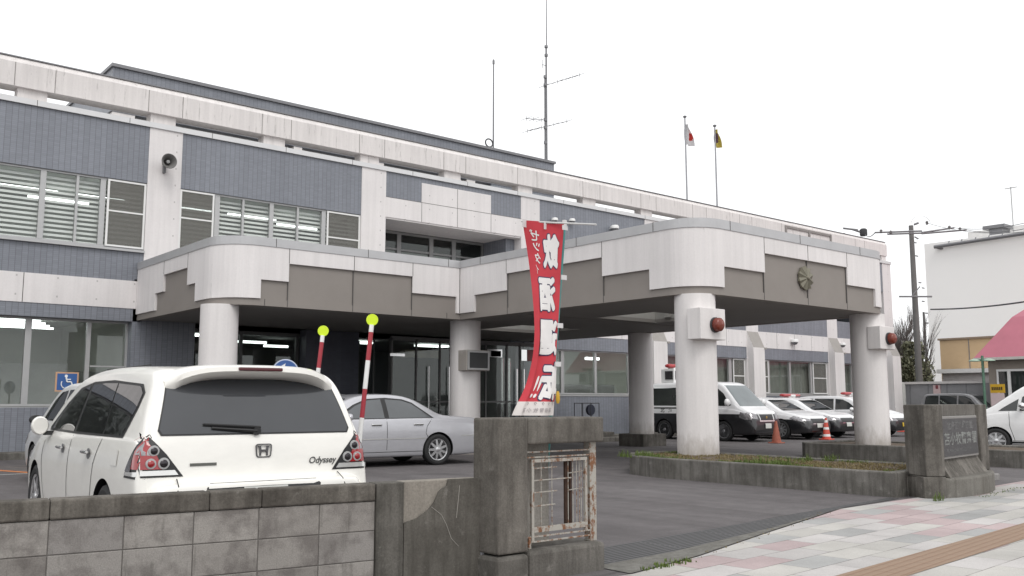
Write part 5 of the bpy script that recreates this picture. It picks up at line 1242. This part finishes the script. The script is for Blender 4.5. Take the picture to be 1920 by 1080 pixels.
# ------------------------------------------------------------------ snow poles
def snowpole(label, base, top, ptop):
    t = thing('snow_pole', label, 'marker pole', (base[0], base[1], 0), 0, 'red and white snow poles')
    a, b = Vector(base), Vector(top); L = (b - a).length; d = (b - a) / L; s_, q_ = MB(), MB(); z = L; k = 0; cuts = [L, L - .075] + [L - .075 - .285 * i for i in range(1, 14)]
    w = MB()
    for i in range(len(cuts) - 1):
        hi, lo = cuts[i], max(0, cuts[i + 1])
        if hi <= 0: break
        w.tube(a + d * lo, a + d * (hi - .0005), .023, n=14, mi=i % 2)
    build('banded_pole', w, [M['whitepaint'], M['redpaint']], t, smooth=40)
    c = b + d * .05; m = MB(); v = Vector((c.x, c.y, 0)).normalized(); ang = math.atan2(v.y, v.x)
    m.lathe([(.001, -.007), (.058, -.007), (.060, .0), (.058, .007), (.001, .007)], (0, 0, 0), 'x', 28); Mx = Matrix.Translation(c) @ Matrix.Rotation(ang, 4, 'Z'); m.xf(Mx)
    build('reflector_disc', m, M['lime'], t, smooth=40)
M['lime'] = simple('fluorescent_lime_disc', (.62, .82, .02), .5, var=.03)
snowpole('red and white snow pole with a lime disc, the nearer and taller of the pair', (4.58, 8.0, 0), tuple(aY(697, 609, 8.0)), 597)
snowpole('red and white snow pole with a lime disc, rising behind the minivan roof', (4.60, 9.1, 0), tuple(aY(605, 629, 9.1)), 617)

# round blue arrow sign, wheelchair sign
def disc_sign():
    c = aY(535, 698, 14.0); t = thing('direction_sign', 'round blue road sign with a white arrow, half hidden by the minivan roof', 'sign', (c.x, c.y, 0))
    v = Vector((c.x, c.y, 0)).normalized(); Mx = Matrix.Translation(c) @ Matrix.Rotation(math.atan2(v.y, v.x) - R(90), 4, 'Z')
    m = MB(); m.lathe([(.205, -.01), (.215, .0), (.205, .012)], (0, 0, 0), 'y', 40); m.xf(Mx); build('rim', m, simple('pale_blue_rim', (.42, .47, .58), .5), t)
    m = MB(); m.lathe([(.195, -.014), (.195, -.0105)], (0, 0, 0), 'y', 40); m.xf(Mx); build('face', m, simple('blue_face', (.035, .10, .30), .5), t)
    m = MB(); A = [(-.15, .02), (0, .115), (-.012, .055), (.05, .05), (.10, .01), (.10, -.03), (-.012, -.02), (0, -.075)]; n = len(A)
    m.add([(a, -.018, b + .03) for a, b in A] + [(a, -.0145, b + .03) for a, b in A], [tuple(range(n)), tuple(range(2 * n - 1, n - 1, -1))] + [(i, n + i, n + (i + 1) % n, (i + 1) % n) for i in range(n)]); m.xf(Mx); build('arrow', m, M['whitepaint'], t)
    m = MB(); m.tube((c.x, c.y + .04, 0), (c.x, c.y + .04, c.z + .15), .03, n=12); build('post', m, M['alu'], t, smooth=40)
disc_sign()
c = aY(125.5, 716, 20.5); t = thing('wheelchair_sign', 'small blue wheelchair parking sign in an orange frame', 'sign', (c.x, c.y, 0))
m = MB(); m.box(c.x - .22, c.x + .22, c.y, c.y + .02, c.z - .2, c.z + .2); build('frame', m, simple('orange_frame', (.55, .33, .2), .6), t)
m = MB(); m.box(c.x - .19, c.x + .19, c.y - .004, c.y - .001, c.z - .17, c.z + .17); build('face', m, simple('sign_blue', (.03, .10, .30), .5), t)
m = MB(); yy = c.y - .008
m.lathe([(.03, 0), (.03, .004)], (c.x - .02, yy, c.z + .12), 'y', 16)
def sb(a, b, w): m.tube((c.x + a[0], yy, c.z + a[1]), (c.x + b[0], yy, c.z + b[1]), w, n=6)
sb((-.02, .09), (0, 0), .016); sb((0, 0), (.08, 0), .014); sb((.08, 0), (.11, -.09), .014); sb((-.02, .05), (.07, .05), .012)
for i in range(10): a0, a1 = R(150 + 20 * i), R(170 + 20 * i); sb((-.01 + .10 * math.cos(a0), -.04 + .10 * math.sin(a0)), (-.01 + .10 * math.cos(a1), -.04 + .10 * math.sin(a1)), .010)
build('wheelchair_symbol', m, M['whitepaint'], t)
m = MB(); m.tube((c.x, c.y + .03, 0), (c.x, c.y + .03, c.z + .1), .025, n=10); build('post', m, M['alu'], t, smooth=40)

# loudspeaker and dome cameras
ls = thing('horn_loudspeaker', 'grey horn loudspeaker fixed high on the left white pilaster', 'loudspeaker', (7.95, F - .05, 7.5)); o = (7.95, F - .06, 7.5)
m = MB(); m.lathe([(.03, -.10), (.07, -.18), (.115, -.28), (.165, -.355), (.19, -.375), (.20, -.37), (.195, -.35), (.15, -.27), (.10, -.17), (.075, -.09), (.07, -.02)], o, 'y', 32)
build('horn', m, simple('loudspeaker_grey', (.16, .155, .15), .5), ls, smooth=50)
m = MB(); m.lathe([(.0, -.30), (.045, -.29), (.05, -.2), (.02, -.14)], o, 'y', 18); build('core', m, simple('core_grey', (.3, .3, .3), .4), ls, smooth=50)
m = MB(); m.box(7.92, 7.98, F - .12, F - .02, 7.25, 7.45); build('bracket', m, M['steel'], ls)
def dome(p, r, lab):
    t = thing('dome_camera', lab, 'camera', (p[0], p[1], p[2]), 0, 'dome cameras on the facade'); m = MB()
    m.lathe([(r, 0), (r, r * .5), (r * .8, r * .8), (0, r * .85)], p, 'z', 20); m.box(p[0] - r * .4, p[0] + r * .4, p[1], p[1] + r + .1, p[2] + r * .1, p[2] + r * .6); build('housing', m, M['whitepaint'], t, smooth=40)
    m = MB(); m.lathe([(0, -r * .75), (r * .5, -r * .6), (r * .8, -r * .2), (r * .82, -.001)], p, 'z', 20); build('lens_dome', m, M['steel'], t, smooth=60)
dome((21.7, F - .14, 7.72), .12, 'small dome camera on the upper tile wall just right of the banner top')
dome((22.55, F - .14, 7.80), .12, 'small dome camera on the upper tile wall above the banner crossbar')
dome((24.7, F - .2, 7.78), .16, 'larger dome camera on the upper tile wall above the canopy edge')
dome((36.3, F - .16, 3.98), .17, 'dome camera on the white band above the police saloons')
dome((40.3, F - .16, 4.0), .15, 'dome camera on the white band left of the right front column')
# cones
def cone(x, y, lab, striped, h=.70):
    t = thing('traffic_cone', lab, 'traffic cone', (x, y, 0), 0, 'traffic cones by the police cars')
    m = MB(); m.box(x - .19, x + .19, y - .19, y + .19, .0, .035); build('base', m, M['cone_dull'] if not striped else M['cone'], t, bevel=.01)
    m = MB(); n = 9
    for i in range(n):
        r0, r1 = .15 - .115 * i / n, .15 - .115 * (i + 1) / n
        m.lathe([(r0, .035 + (h - .035) * i / n), (r1, .035 + (h - .035) * (i + 1) / n)], (x, y, 0), 'z', 24, (1 if striped and i % 3 == 1 else 0))
    build('body', m, [M['cone'] if striped else M['cone_dull'], M['whitepaint']], t)
M['cone'] = simple('red_orange_cone', (.60, .09, .06), .5); M['cone_dull'] = simple('faded_cone', (.36, .11, .07), .7, var=.3, scale=5)
q = aZ(1456, 831); cone(q.x, q.y, 'faded plain traffic cone in front of the police van', False)
q = aZ(1550, 824.5); cone(q.x, q.y, 'red and white striped traffic cone in front of the police saloons', True, .75)
q = aZ(1694, 810); cone(q.x, q.y, 'red and white striped traffic cone right of the right front column', True, .8)
# little trolley by the facade
c = aY(1107, 770, 21.6); t = thing('hand_trolley', 'black wire trolley standing against the facade behind the gate pillar', 'trolley', (c.x, 21.6, 0)); m = MB()
x0, x1, z0, z1 = c.x - .38, c.x + .40, .35, 1.26
for y in (21.6, 21.95):
    m.path([(x0, y, z0), (x0, y, z1), (x1, y, z1), (x1, y, z0), (x0, y, z0)], .014); m.tube((c.x, y, z0), (c.x, y, z1), .012, n=6)
for x in (x0, x1): m.tube((x, 21.6, z0), (x, 21.95, z0), .014, n=6); m.tube((x, 21.6, .0), (x, 21.6, z0), .014, n=6)
build('frame', m, M['darksteel'], t); m = MB(); m.lathe([(.0, -.05), (.17, -.05), (.19, 0), (.17, .05), (0, .05)], (c.x + .18, 21.78, 1.04), 'y', 20); build('hose_reel', m, simple('dark_blue_reel', (.03, .035, .06), .5), t, smooth=40)
# ------------------------------------------------------------------ roof masts and flags
def mast1():
    p = aY(925, 290, 29.5); t = thing('radio_mast', 'thin dark roof mast with a ring near its foot, the left of the two masts', 'mast', (p.x, p.y, 8.15)); zt = aY(927, 112, 29.5).z
    m = MB(); m.tube((p.x, p.y, 8.15), (p.x, p.y, zt), .045, .028, 10); m.tube((p.x, p.y, zt - .2), (p.x, p.y, zt - .05), .05, n=10); build('pole', m, M['steel'], t, smooth=40)
    m = MB(); c = aY(917, 268, 29.5); n = 28
    pts = [(c.x + .19 * math.cos(2 * math.pi * i / n), c.y, c.z + .17 * math.sin(2 * math.pi * i / n)) for i in range(n + 1)]; m.path(pts, .03, 8); build('ring', m, M['darksteel'], t)
def mast2():
    p = aY(1025, 300, 29.5); x, y = p.x, p.y; t = thing('antenna_mast', 'tall roof antenna mast carrying several yagi aerials', 'mast', (x, y, 8.15)); Z = lambda py: aY(1025, py, 29.5).z
    m = MB(); m.tube((x, y, 8.15), (x, y, Z(88)), .055, .04, 10); m.tube((x - .09, y, 8.15), (x - .09, y, Z(143)), .035, .03, 8); m.tube((x + .02, y, Z(108)), (x + .06, y, Z(0) + 2.2), .028, .012, 8)
    for py in (88, 104, 145, 160, 225, 240, 268): m.tube((x - .07, y, Z(py) - .06), (x - .07, y, Z(py) + .06), .075, n=10) if py > 140 else m.tube((x, y, Z(py) - .05), (x, y, Z(py) + .05), .08, n=10)
    build('pole', m, M['steel'], t, smooth=40)
    def yagi(name, a, b, els, le, r=.014):
        m = MB(); A, B = aY(*a, 29.5), aY(*b, 29.5); m.tube(A, B, r, n=6)
        for f in els:
            c = A.lerp(B, f); m.tube((c.x, c.y - .35, c.z), (c.x, c.y + .35, c.z), .010, n=5); m.tube((c.x, c.y, c.z - le), (c.x, c.y, c.z + le), .012, n=5)
        build(name, m, M['steel'], t)
    yagi('yagi_aerial', (1016, 162), (1088, 140), (.05, .4, .62, .8, .98), .09); yagi('yagi_aerial', (987, 246), (1065, 227), (.03, .2, .35, .65, .97), .10); yagi('yagi_aerial', (986, 222), (1018, 225), (.03, .45, .9), .10)
    m = MB(); q = aY(1020, 124, 29.5); m.path([(q.x + .1, y, q.z + .05), (q.x - .1, y, q.z + .05), (q.x - .1, y, q.z - .1)], .014); m.path([(q.x - .1, y, q.z - .05), (q.x - .1, y, q.z + .28)], .012); build('side_bracket', m, M['steel'], t)
mast1(); mast2()
def flag(px0, pyt, pyb, fl, name, lab, sun_, cols, emb):
    D = 62; top = aD(px0, pyt, D); bot = aD(px0 + 6, pyb, D); gz = Vector((bot.x, bot.y, 0)); t = thing('flagpole', lab, 'flagpole', (bot.x, bot.y, 0), 0, 'flagpoles behind the station')
    m = MB(); m.tube((bot.x, bot.y, 0), (top.x, top.y, top.z), .08, .05, 12); build('pole', m, simple('flagpole_grey', (.34, .34, .36), .4, .4), t, smooth=40)
    m = MB(); m.lathe([(0, -.1), (.1, -.05), (.13, 0), (.1, .06), (0, .1)], top, 'z', 12); build('finial', m, M['steel'], t, smooth=50)
    (a, b, l) = fl; P = aD(px0 + .5, a, D); Q = aD(px0 + 1.5, b, D); n = 14; m = MB()
    for j in range(n + 1):
        v = j / n; e = P.lerp(Q, v)
        for i in range(9):
            u = i / 8; w = l * (.35 + .65 * v); m.v.append((e.x + w * u * .8 + .05 * math.sin(u * 8 + v * 2), e.y - w * u * .5 + .16 * math.sin(u * 9 + v * 3), e.z - u * w * (.55 - .35 * v)))
    for j in range(n):
        for i in range(8):
            k = j * 9 + i; m.f.append((k, k + 1, k + 10, k + 9)); v, u = j / n, i / 8; m.m.append(1 if (sun_(u, v)) else 0)
    f = build('flag', m, cols, t, smooth=80, fixn=False)
flag(1284, 219, 376, (232, 271, .62), 'flag', 'flagpole with a limp white flag bearing a red disc', lambda u, v: (u - .6) ** 2 / .12 + (v - .45) ** 2 / .06 < 1, [simple('white_flag_cloth', (.74, .73, .74), .8), simple('red_flag_disc', (.55, .05, .04), .8)], 0)
flag(1340, 236, 391, (242, 275, .42), 'flag', 'flagpole with a limp yellow and dark flag, the right of the two', lambda u, v: .2 < v < .72 and u < .6, [simple('yellow_flag_cloth', (.62, .50, .10), .8), simple('dark_flag_emblem', (.12, .06, .08), .8)], 0)

# ------------------------------------------------------------------ utility poles and wires
def upole(lab, px, D, pyt, r=.2):
    b = aD(px, 753, D); top = aD(px, pyt, D).z; t = thing('utility_pole', lab, 'utility pole', (b.x, b.y, 0)); m = MB(); m.tube((b.x, b.y, 0), (b.x, b.y, top), r, r * .62, 18); build('post', m, simple('pole_concrete', (.17, .165, .16), .8, var=.15), t, smooth=40); return t, b
up, ub = upole('tall concrete utility pole with two long crossarms beyond the name stone', 1726, 50, 415)
def arm(t, a, b, D, r, mat=None): m = MB(); m.tube(aD(*a, D), aD(*b, D), r, n=8); build('crossarm', m, mat or M['steel'], t, smooth=40)
for a, b in (((1641, 436), (1728, 433)), ((1664, 439), (1728, 437)), ((1728, 436), (1789, 427)), ((1728, 438), (1812, 431)), ((1686, 556), (1747, 556))): arm(up, a, b, 50, .05)
m = MB(); m.tube(aD(1712, 553, 50), aD(1725, 537, 50), .03, n=6); m.tube(aD(1722, 418, 50), aD(1714, 421, 50), .06, n=6); m.tube(aD(1722, 448, 50), aD(1715, 444, 50), .04, n=6); build('brace', m, M['steel'], up)
for px, py in ((1716, 455), (1719, 480), (1725, 530), (1731, 540), (1731, 565)):
    m = MB(); c = aD(px, py, 50); m.tube((c.x - .12, c.y, c.z), (c.x + .12, c.y, c.z), .035, n=6); build('step_bolt', m, M['steel'], up)
for px, py in ((1652, 434), (1670, 436), (1780, 427), (1800, 430), (1738, 418)):
    m = MB(); c = aD(px, py, 50); m.lathe([(.03, -.1), (.09, -.05), (.05, 0), (.09, .05), (.03, .12)], c, 'z', 10); build('insulator', m, simple('insulator', (.2, .19, .19), .3), up, smooth=50)
m = MB(); n = 20; c = aD(1726, 408, 50); m.path([(c.x + .45 * math.cos(math.pi * i / n), c.y - .3 * math.cos(math.pi * i / n), c.z + .4 * math.sin(math.pi * i / n) - .3) for i in range(n + 1)], .012, 4); build('top_loop', m, M['alu'], up)
u2, _ = upole('distant pole top with a transformer and crossarm peeping over the roof beam', 1595, 80, 430, .28)
for a, b in (((1581, 428), (1608, 431)), ((1598, 430), (1622, 438))): arm(u2, a, b, 80, .09)
m = MB(); q = aD(1619, 435, 80); m.lathe([(.28, -.35), (.32, -.25), (.32, .2), (.2, .3)], q, 'z', 14); build('transformer', m, M['darksteel'], u2, smooth=40)
u3, _ = upole('thin distant utility pole against the white building', 1741, 85, 583, .16); arm(u3, (1735, 587), (1748, 588), 85, .06); arm(u3, (1735, 606), (1758, 604), 85, .06)
def wire(a, Da, b, Db, lab, sag=.5, r=.018, mat=None):
    A, B = aD(*a, Da), aD(*b, Db); n = 14; m = MB(); m.path([(A.lerp(B, i / n) - Vector((0, 0, sag * 4 * (i / n) * (1 - i / n)))) for i in range(n + 1)], r, 5)
    tag(build('power_line', m, mat or M['darksteel']), lab, 'power line', 'overhead wires by the white building')
wire((1745, 580), 50, (1990, 554), 40, 'thick sagging overhead cable crossing in front of the white building', .15, .04)
wire((1812, 431), 50, (1990, 410), 36, 'overhead wire leaving the right end of the upper crossarm', .3, .015)
wire((1789, 427), 50, (1990, 398), 36, 'overhead wire leaving the right end of the other crossarm', .3, .015)
wire((1738, 418), 50, (1990, 425), 36, 'overhead wire leaving the top of the utility pole', .4, .012)
wire((1641, 436), 50, (1622, 440), 80, 'overhead wire between the two utility poles', .2, .03)

# ------------------------------------------------------------------ buildings in the distance
wb = thing('white_building', 'large plain white building with a roof pipe rail at the far right', 'building', (80, 20, 0))
m = MB(); m.box(80, 110, -30, 38.9, 0, 15.3); build('wall', m, simple('white_wall', (.90, .89, .875), .8, var=.03, scale=.1), wb)
m = MB(); m.path([tuple(aX(1752, 463, 79.6)), tuple(aX(1925, 437, 79.6)), tuple(aX(2100, 405, 79.6))], .16, 8); m.tube(aX(1752, 463, 79.6), aX(1772, 467, 80.2), .12, n=6)
for px in (1778, 1802, 1828, 1853, 1878): a = aX(px, 463 - (px - 1752) * .15, 79.6); m.tube((a.x, a.y, a.z), (a.x + .2, a.y, 15.25), .05, n=6)
build('pipe_rail', m, M['steel'], wb)
m = MB(); p = aX(1877, 440, 82); m.box(81, 82.5, p.y - .55, p.y + .55, 15.3, 16.0); m.box(80.8, 82.7, p.y - .8, p.y + 1.0, 16.0, 16.3); build('roof_hatch', m, M['steel'], wb)
m = MB(); q = aX(1815, 450, 86); m.box(86, 95, -20, q.y, 15.3, 16.9); build('roof_room', m, simple('pale_roof_room', (.62, .61, .60), .8), wb)
m = MB(); p = aX(1901, 440, 82); m.tube((82, p.y, 15.3), (82, p.y, 19.6), .05, n=6); m.tube((82, p.y - .5, 19.5), (82, p.y + .5, 19.5), .04, n=6); build('aerial', m, M['alu'], wb)
tb = thing('tan_building', 'low tan rendered building in front of the big white one', 'building', (60, 24, 0))
m = MB(); m.box(60, 72, 12, 28.5, 0, 5.3); tw = build('wall', m, simple('tan_wall', (.50, .36, .215), .8, var=.06), tb)
m = MB(); m.box(59.9, 72, 12, 28.6, 5.301, 5.42); build('roof_edge', m, simple('brown_edge', (.24, .18, .13), .7), tb)
m = MB(); m.box(59.97, 60.01, 26.62, 26.66, 0, 5.3); build('joint', m, M['steel'], tb)
m = MB()
for k in range(7): m.box(59.93, 59.99, 26.5 - .19 * k, 26.6 - .19 * k, 2.95, 3.08 + .05 * (k % 3))
build('sign_lettering', m, simple('brown_letters', (.16, .09, .06), .6), tb)
m = MB(); q = aX(1800, 700, 57); m.box(57, 59.8, q.y - 2.0, q.y + 1.1, 0, 3.05); sh = build('shed', m, simple('pale_shed', (.58, .56, .55), .7), tb)
m = MB(); m.box(56.7, 59.9, q.y - 2.2, q.y + 1.3, 3.051, 3.3); build('shed_roof', m, M['whitepaint'], tb)
hs_ = thing('pink_roof_house', 'small beige house with a steep faded pink roof at the right edge', 'house', (46, 14, 0))
y1 = aX(1832, 680, 45).y; ze = 3.28
m = MB(); m.box(45.35, 56, 2, y1 - .35, 0, ze - .05); build('wall', m, simple('beige_wall', (.30, .265, .23), .8, var=.08), hs_)
rf_ = simple('pink_metal_roof', (.42, .135, .18), .65, var=.08, scale=1.5)
ya = y1 + .1; A = [(44.9, ya, ze + .12), (45.5, ya - .55, ze + 1.1 + .5), (46.6, ya - 1.0, ze + 3.3)]
m = MB(); yb = 0
m.add([(44.9, ya, ze + .1), (44.9, yb, ze + .1), (46.9, yb, ze + 2.1), (46.9, ya - 1.05, ze + 2.1), (50, yb, ze + 3.6), (50, ya - 2.0, ze + 3.6), (57, ya, ze + .1), (55, ya - 1.05, ze + 2.1), (57, yb, ze + .1), (55, yb, ze + 2.1)],
      [(0, 1, 2, 3), (3, 2, 4, 5), (0, 3, 7, 6), (3, 5, 7), (6, 7, 9, 8), (7, 5, 4, 9), (0, 6, 8, 1), (1, 8, 9, 2), (2, 9, 4)]); build('roof', m, rf_, hs_)
m = MB(); m.box(44.86, 57, yb, ya + .02, ze - .03, ze + .098); build('eave', m, simple('pale_eave', (.55, .53, .50), .6), hs_)
p0, p1 = aX(1868, 692, 45.3), aX(1925, 692, 45.3)
m = MB(); m.box(45.28, 45.34, p1.y - 1.5, p0.y, 2.72, 2.82); m.box(45.28, 45.34, p0.y - .08, p0.y, .9, 2.72); m.box(45.28, 45.34, p0.y - .62, p0.y - .48, .9, 2.72); w = build('window', m, M['whitepaint'], hs_)
m = MB(); m.box(45.33, 45.345, p1.y - 1.5, p0.y - .08, .9, 2.72); build('pane', m, M['carglass'], w)
sl = aX(1842, 675, 43.5); sla = thing('street_lamp', 'green double armed street lamp standing by the pink roofed house', 'street lamp', (sl.x, sl.y, 0)); m = MB(); m.tube((sl.x, sl.y, 0), (sl.x, sl.y, sl.z + .2), .06, n=10); m.tube((sl.x, sl.y - .3, sl.z), (sl.x, sl.y + .35, sl.z), .04, n=8); build('post', m, simple('lamp_green', (.10, .20, .14), .5), sla, smooth=40)
for d in (-.3, .35):
    m = MB(); m.lathe([(.05, .06), (.24, .0), (.26, -.05), (.2, -.06)], (sl.x, sl.y + d, sl.z), 'z', 18); build('lamp_head', m, simple('pale_green_lamp', (.33, .46, .36), .5), sla, smooth=40)
ys_ = aX(1870, 728, 42.5); t = thing('yellow_sign', 'small yellow signboard with dark lettering on a white panel by the house', 'sign', (42.5, ys_.y, 0))
m = MB(); m.box(42.5, 42.56, ys_.y - .30, ys_.y + .30, ys_.z - .2, ys_.z + .18); build('board', m, simple('yellow_board', (.60, .36, .02), .6), t)
m = MB()
for k in range(6): m.box(42.49, 42.498, ys_.y + .19 - .08 * k, ys_.y + .24 - .08 * k, ys_.z - .08, ys_.z + .06)
build('lettering', m, M['trim'], t)
m = MB(); m.box(42.5, 42.56, ys_.y - .26, ys_.y + .30, 0, ys_.z - .21); build('panel', m, simple('pink_white_panel', (.58, .47, .47), .6), t)
ct = thing('yard_fence', 'grey sheet metal yard fence with a pale top rail beyond the parked cars', 'fence', (46, 22, 0))
m = MB(); m.box(46, 46.1, 19.7, 23.95, 0, 2.2)
for k in range(5): m.box(45.985, 46.0, 19.7 + .95 * k, 19.74 + .95 * k, 0, 2.2, 1)
build('sheet', m, [simple('grey_sheet', (.25, .25, .26), .6, var=.1), M['steel']], ct)
m = MB(); m.box(45.9, 46.2, 18.2, 24.0, 2.201, 2.32); build('top_rail', m, simple('pale_rail', (.55, .53, .52), .6), ct)
m = MB(); m.box(45.6, 46.3, 17.9, 19.69, 0, 2.2); build('end_wall', m, simple('grey_block', (.26, .25, .26), .7), ct)
m = MB(); q = aX(1756, 724, 45.95); m.box(45.95, 45.985, q.y - .18, q.y + .18, 1.7, 2.15); build('notice', m, simple('notice_pink', (.55, .42, .42), .6), ct)
m = MB(); m.box(45.94, 45.949, q.y - .08, q.y + .05, 1.95, 2.13); build('notice_mark', m, simple('notice_dark', (.2, .05, .06), .6), ct)
q = aD(1693, 740, 47); t = thing('fence_post', 'round topped pale post at the left end of the yard fence', 'post', (q.x, q.y, 0)); m = MB(); m.lathe([(.14, 0), (.14, 2.1), (.10, 2.25), (0, 2.3)], (q.x, q.y, 0), 'z', 16); build('shaft', m, simple('post_grey', (.4, .4, .38), .6), t, smooth=40)

# ------------------------------------------------------------------ bare trees, hedge mass, tree mirrored in the minivan's glass
bark = simple('dark_bark', (.055, .045, .045), .9, var=.4, scale=8)
twig = simple('twig', (.10, .085, .08), .9)
def tree(name, lab, base, h, seed, r0=.16, spread=.35, levels=4, group=None, leaves=None, ln=0, lsize=.1, crownmin=.3):
    rnd = random.Random(seed); t = thing(name, lab, 'tree', base, 0, group); tr, br, lf = MB(), MB(), MB(); tips = []
    def grow(p, d, L, r, lev):
        n = 4; q = p
        for i in range(n):
            d2 = (d + Vector((rnd.uniform(-1, 1), rnd.uniform(-1, 1), rnd.uniform(-.3, .6))) * .10).normalized(); e = q + d2 * (L / n); ra, rb = r * (1 - .5 * i / n), r * (1 - .5 * (i + 1) / n)
            (tr if lev == 0 else br).tube(q, e, ra, rb, 8 if lev < 2 else 4, cap=False); q = e; d = d2
            if lev < levels and (lev > 0 or i >= 1):
                for _ in range(2 if lev < 2 else 2):
                    a = rnd.uniform(0, 6.28); s = Vector((math.cos(a), math.sin(a), 0)) * rnd.uniform(spread * .6, spread * 1.6); nd = (d + s).normalized(); grow(q, nd, L * rnd.uniform(.42, .62), rb * .5, lev + 1)
        if lev >= levels - 1: tips.append((q, d))
    grow(Vector(base), Vector((0, 0, 1)), h * .62, r0, 0)
    build('trunk', tr, bark, t, smooth=60); build('branches', br, twig if not leaves else bark, t, fixn=False)
    if leaves:
        for k in range(ln):
            q, d = rnd.choice(tips); c = q + Vector((rnd.gauss(0, 1), rnd.gauss(0, 1), rnd.gauss(0, .8))) * lsize * 3.2; a, b = Vector((rnd.gauss(0, 1), rnd.gauss(0, 1), rnd.gauss(0, 1))).normalized(), Vector((rnd.gauss(0, 1), rnd.gauss(0, 1), rnd.gauss(0, 1)))
            b = a.cross(b).normalized(); s = lsize * rnd.uniform(.6, 1.3); lf.add([c - a * s, c + b * s * .45, c + a * s, c - b * s * .45], [(0, 1, 2, 3)])
        build('crown', lf, leaves, t, fixn=False)
def leafmat(name, a, b):
    t = NT(name); g = t.node('ShaderNodeNewGeometry'); return t.set(t.ramp(g.outputs['Random Per Island'], [(0, a), (1, b)]), .6, spec=.3)
dark_leaf = leafmat('dark_leaves', (.025, .04, .018), (.07, .10, .04)); grey_leaf = leafmat('grey_green_leaves', (.09, .095, .06), (.20, .20, .125))
GT = 'bare trees behind the station'
for i, (px, D, pt, sd, lab) in enumerate(((1682, 58, 575, 3, 'bare dark trunk close to the right end of the station'), (1696, 62, 545, 5, 'tallest bare tree right of the station'), (1712, 66, 585, 8, 'slender bare tree just left of the utility pole'), (1738, 70, 560, 11, 'bare tree just right of the utility pole'))):
    b = aD(px, 753, D); h = aD(px, pt, D).z * .78; tree('bare_tree', lab, (b.x, b.y, 0), h, sd, .34 if i < 2 else .2, .17, 4, GT)
for i, (px, D, wd, pt, sd, lab) in enumerate(((1694, 52, 1.1, 668, 21, 'dense grey green shrub between the station and the utility pole'), (1716, 56, 1.4, 640, 22, 'taller grey green shrub behind the utility pole'), (1735, 60, .9, 690, 23, 'low shrub right of the utility pole'))):
    b = aD(px, 753, D); zt = aD(px, pt, D).z; rnd = random.Random(sd); t = thing('shrub', lab, 'shrub', (b.x, b.y, 0), 0, 'shrubs by the utility pole'); lf, br = MB(), MB()
    for k in range(3000):
        z = zt * rnd.random() ** .8; rr = wd * math.sqrt(rnd.random()) * (1.05 - .75 * (z / zt) ** 2) * (1 + .25 * math.sin(z * 4 + k % 3)); a = rnd.uniform(0, 6.28); c = Vector((b.x + rr * math.cos(a), b.y + rr * math.sin(a), z))
        u_ = Vector((rnd.gauss(0, 1), rnd.gauss(0, 1), rnd.gauss(0, 1))).normalized(); w_ = u_.cross(Vector((rnd.gauss(0, 1), rnd.gauss(0, 1), rnd.gauss(0, 1)))).normalized(); s = .12 * rnd.uniform(.6, 1.3); lf.add([c - u_ * s, c + w_ * s * .5, c + u_ * s, c - w_ * s * .5], [(0, 1, 2, 3)])
    for k in range(14): a = rnd.uniform(0, 6.28); br.tube((b.x, b.y, 0), (b.x + wd * .8 * math.cos(a), b.y + wd * .8 * math.sin(a), zt * rnd.uniform(.7, 1.05)), .04, .01, 5)
    build('stems', br, bark, t, fixn=False); build('foliage', lf, grey_leaf, t, fixn=False)
tree('street_tree', 'leafy tree left of the wall whose reflection shows in the minivan side windows', (-1.0, 16.2, 0), 3.6, 42, .13, .5, 3, None, dark_leaf, 2600, .11)
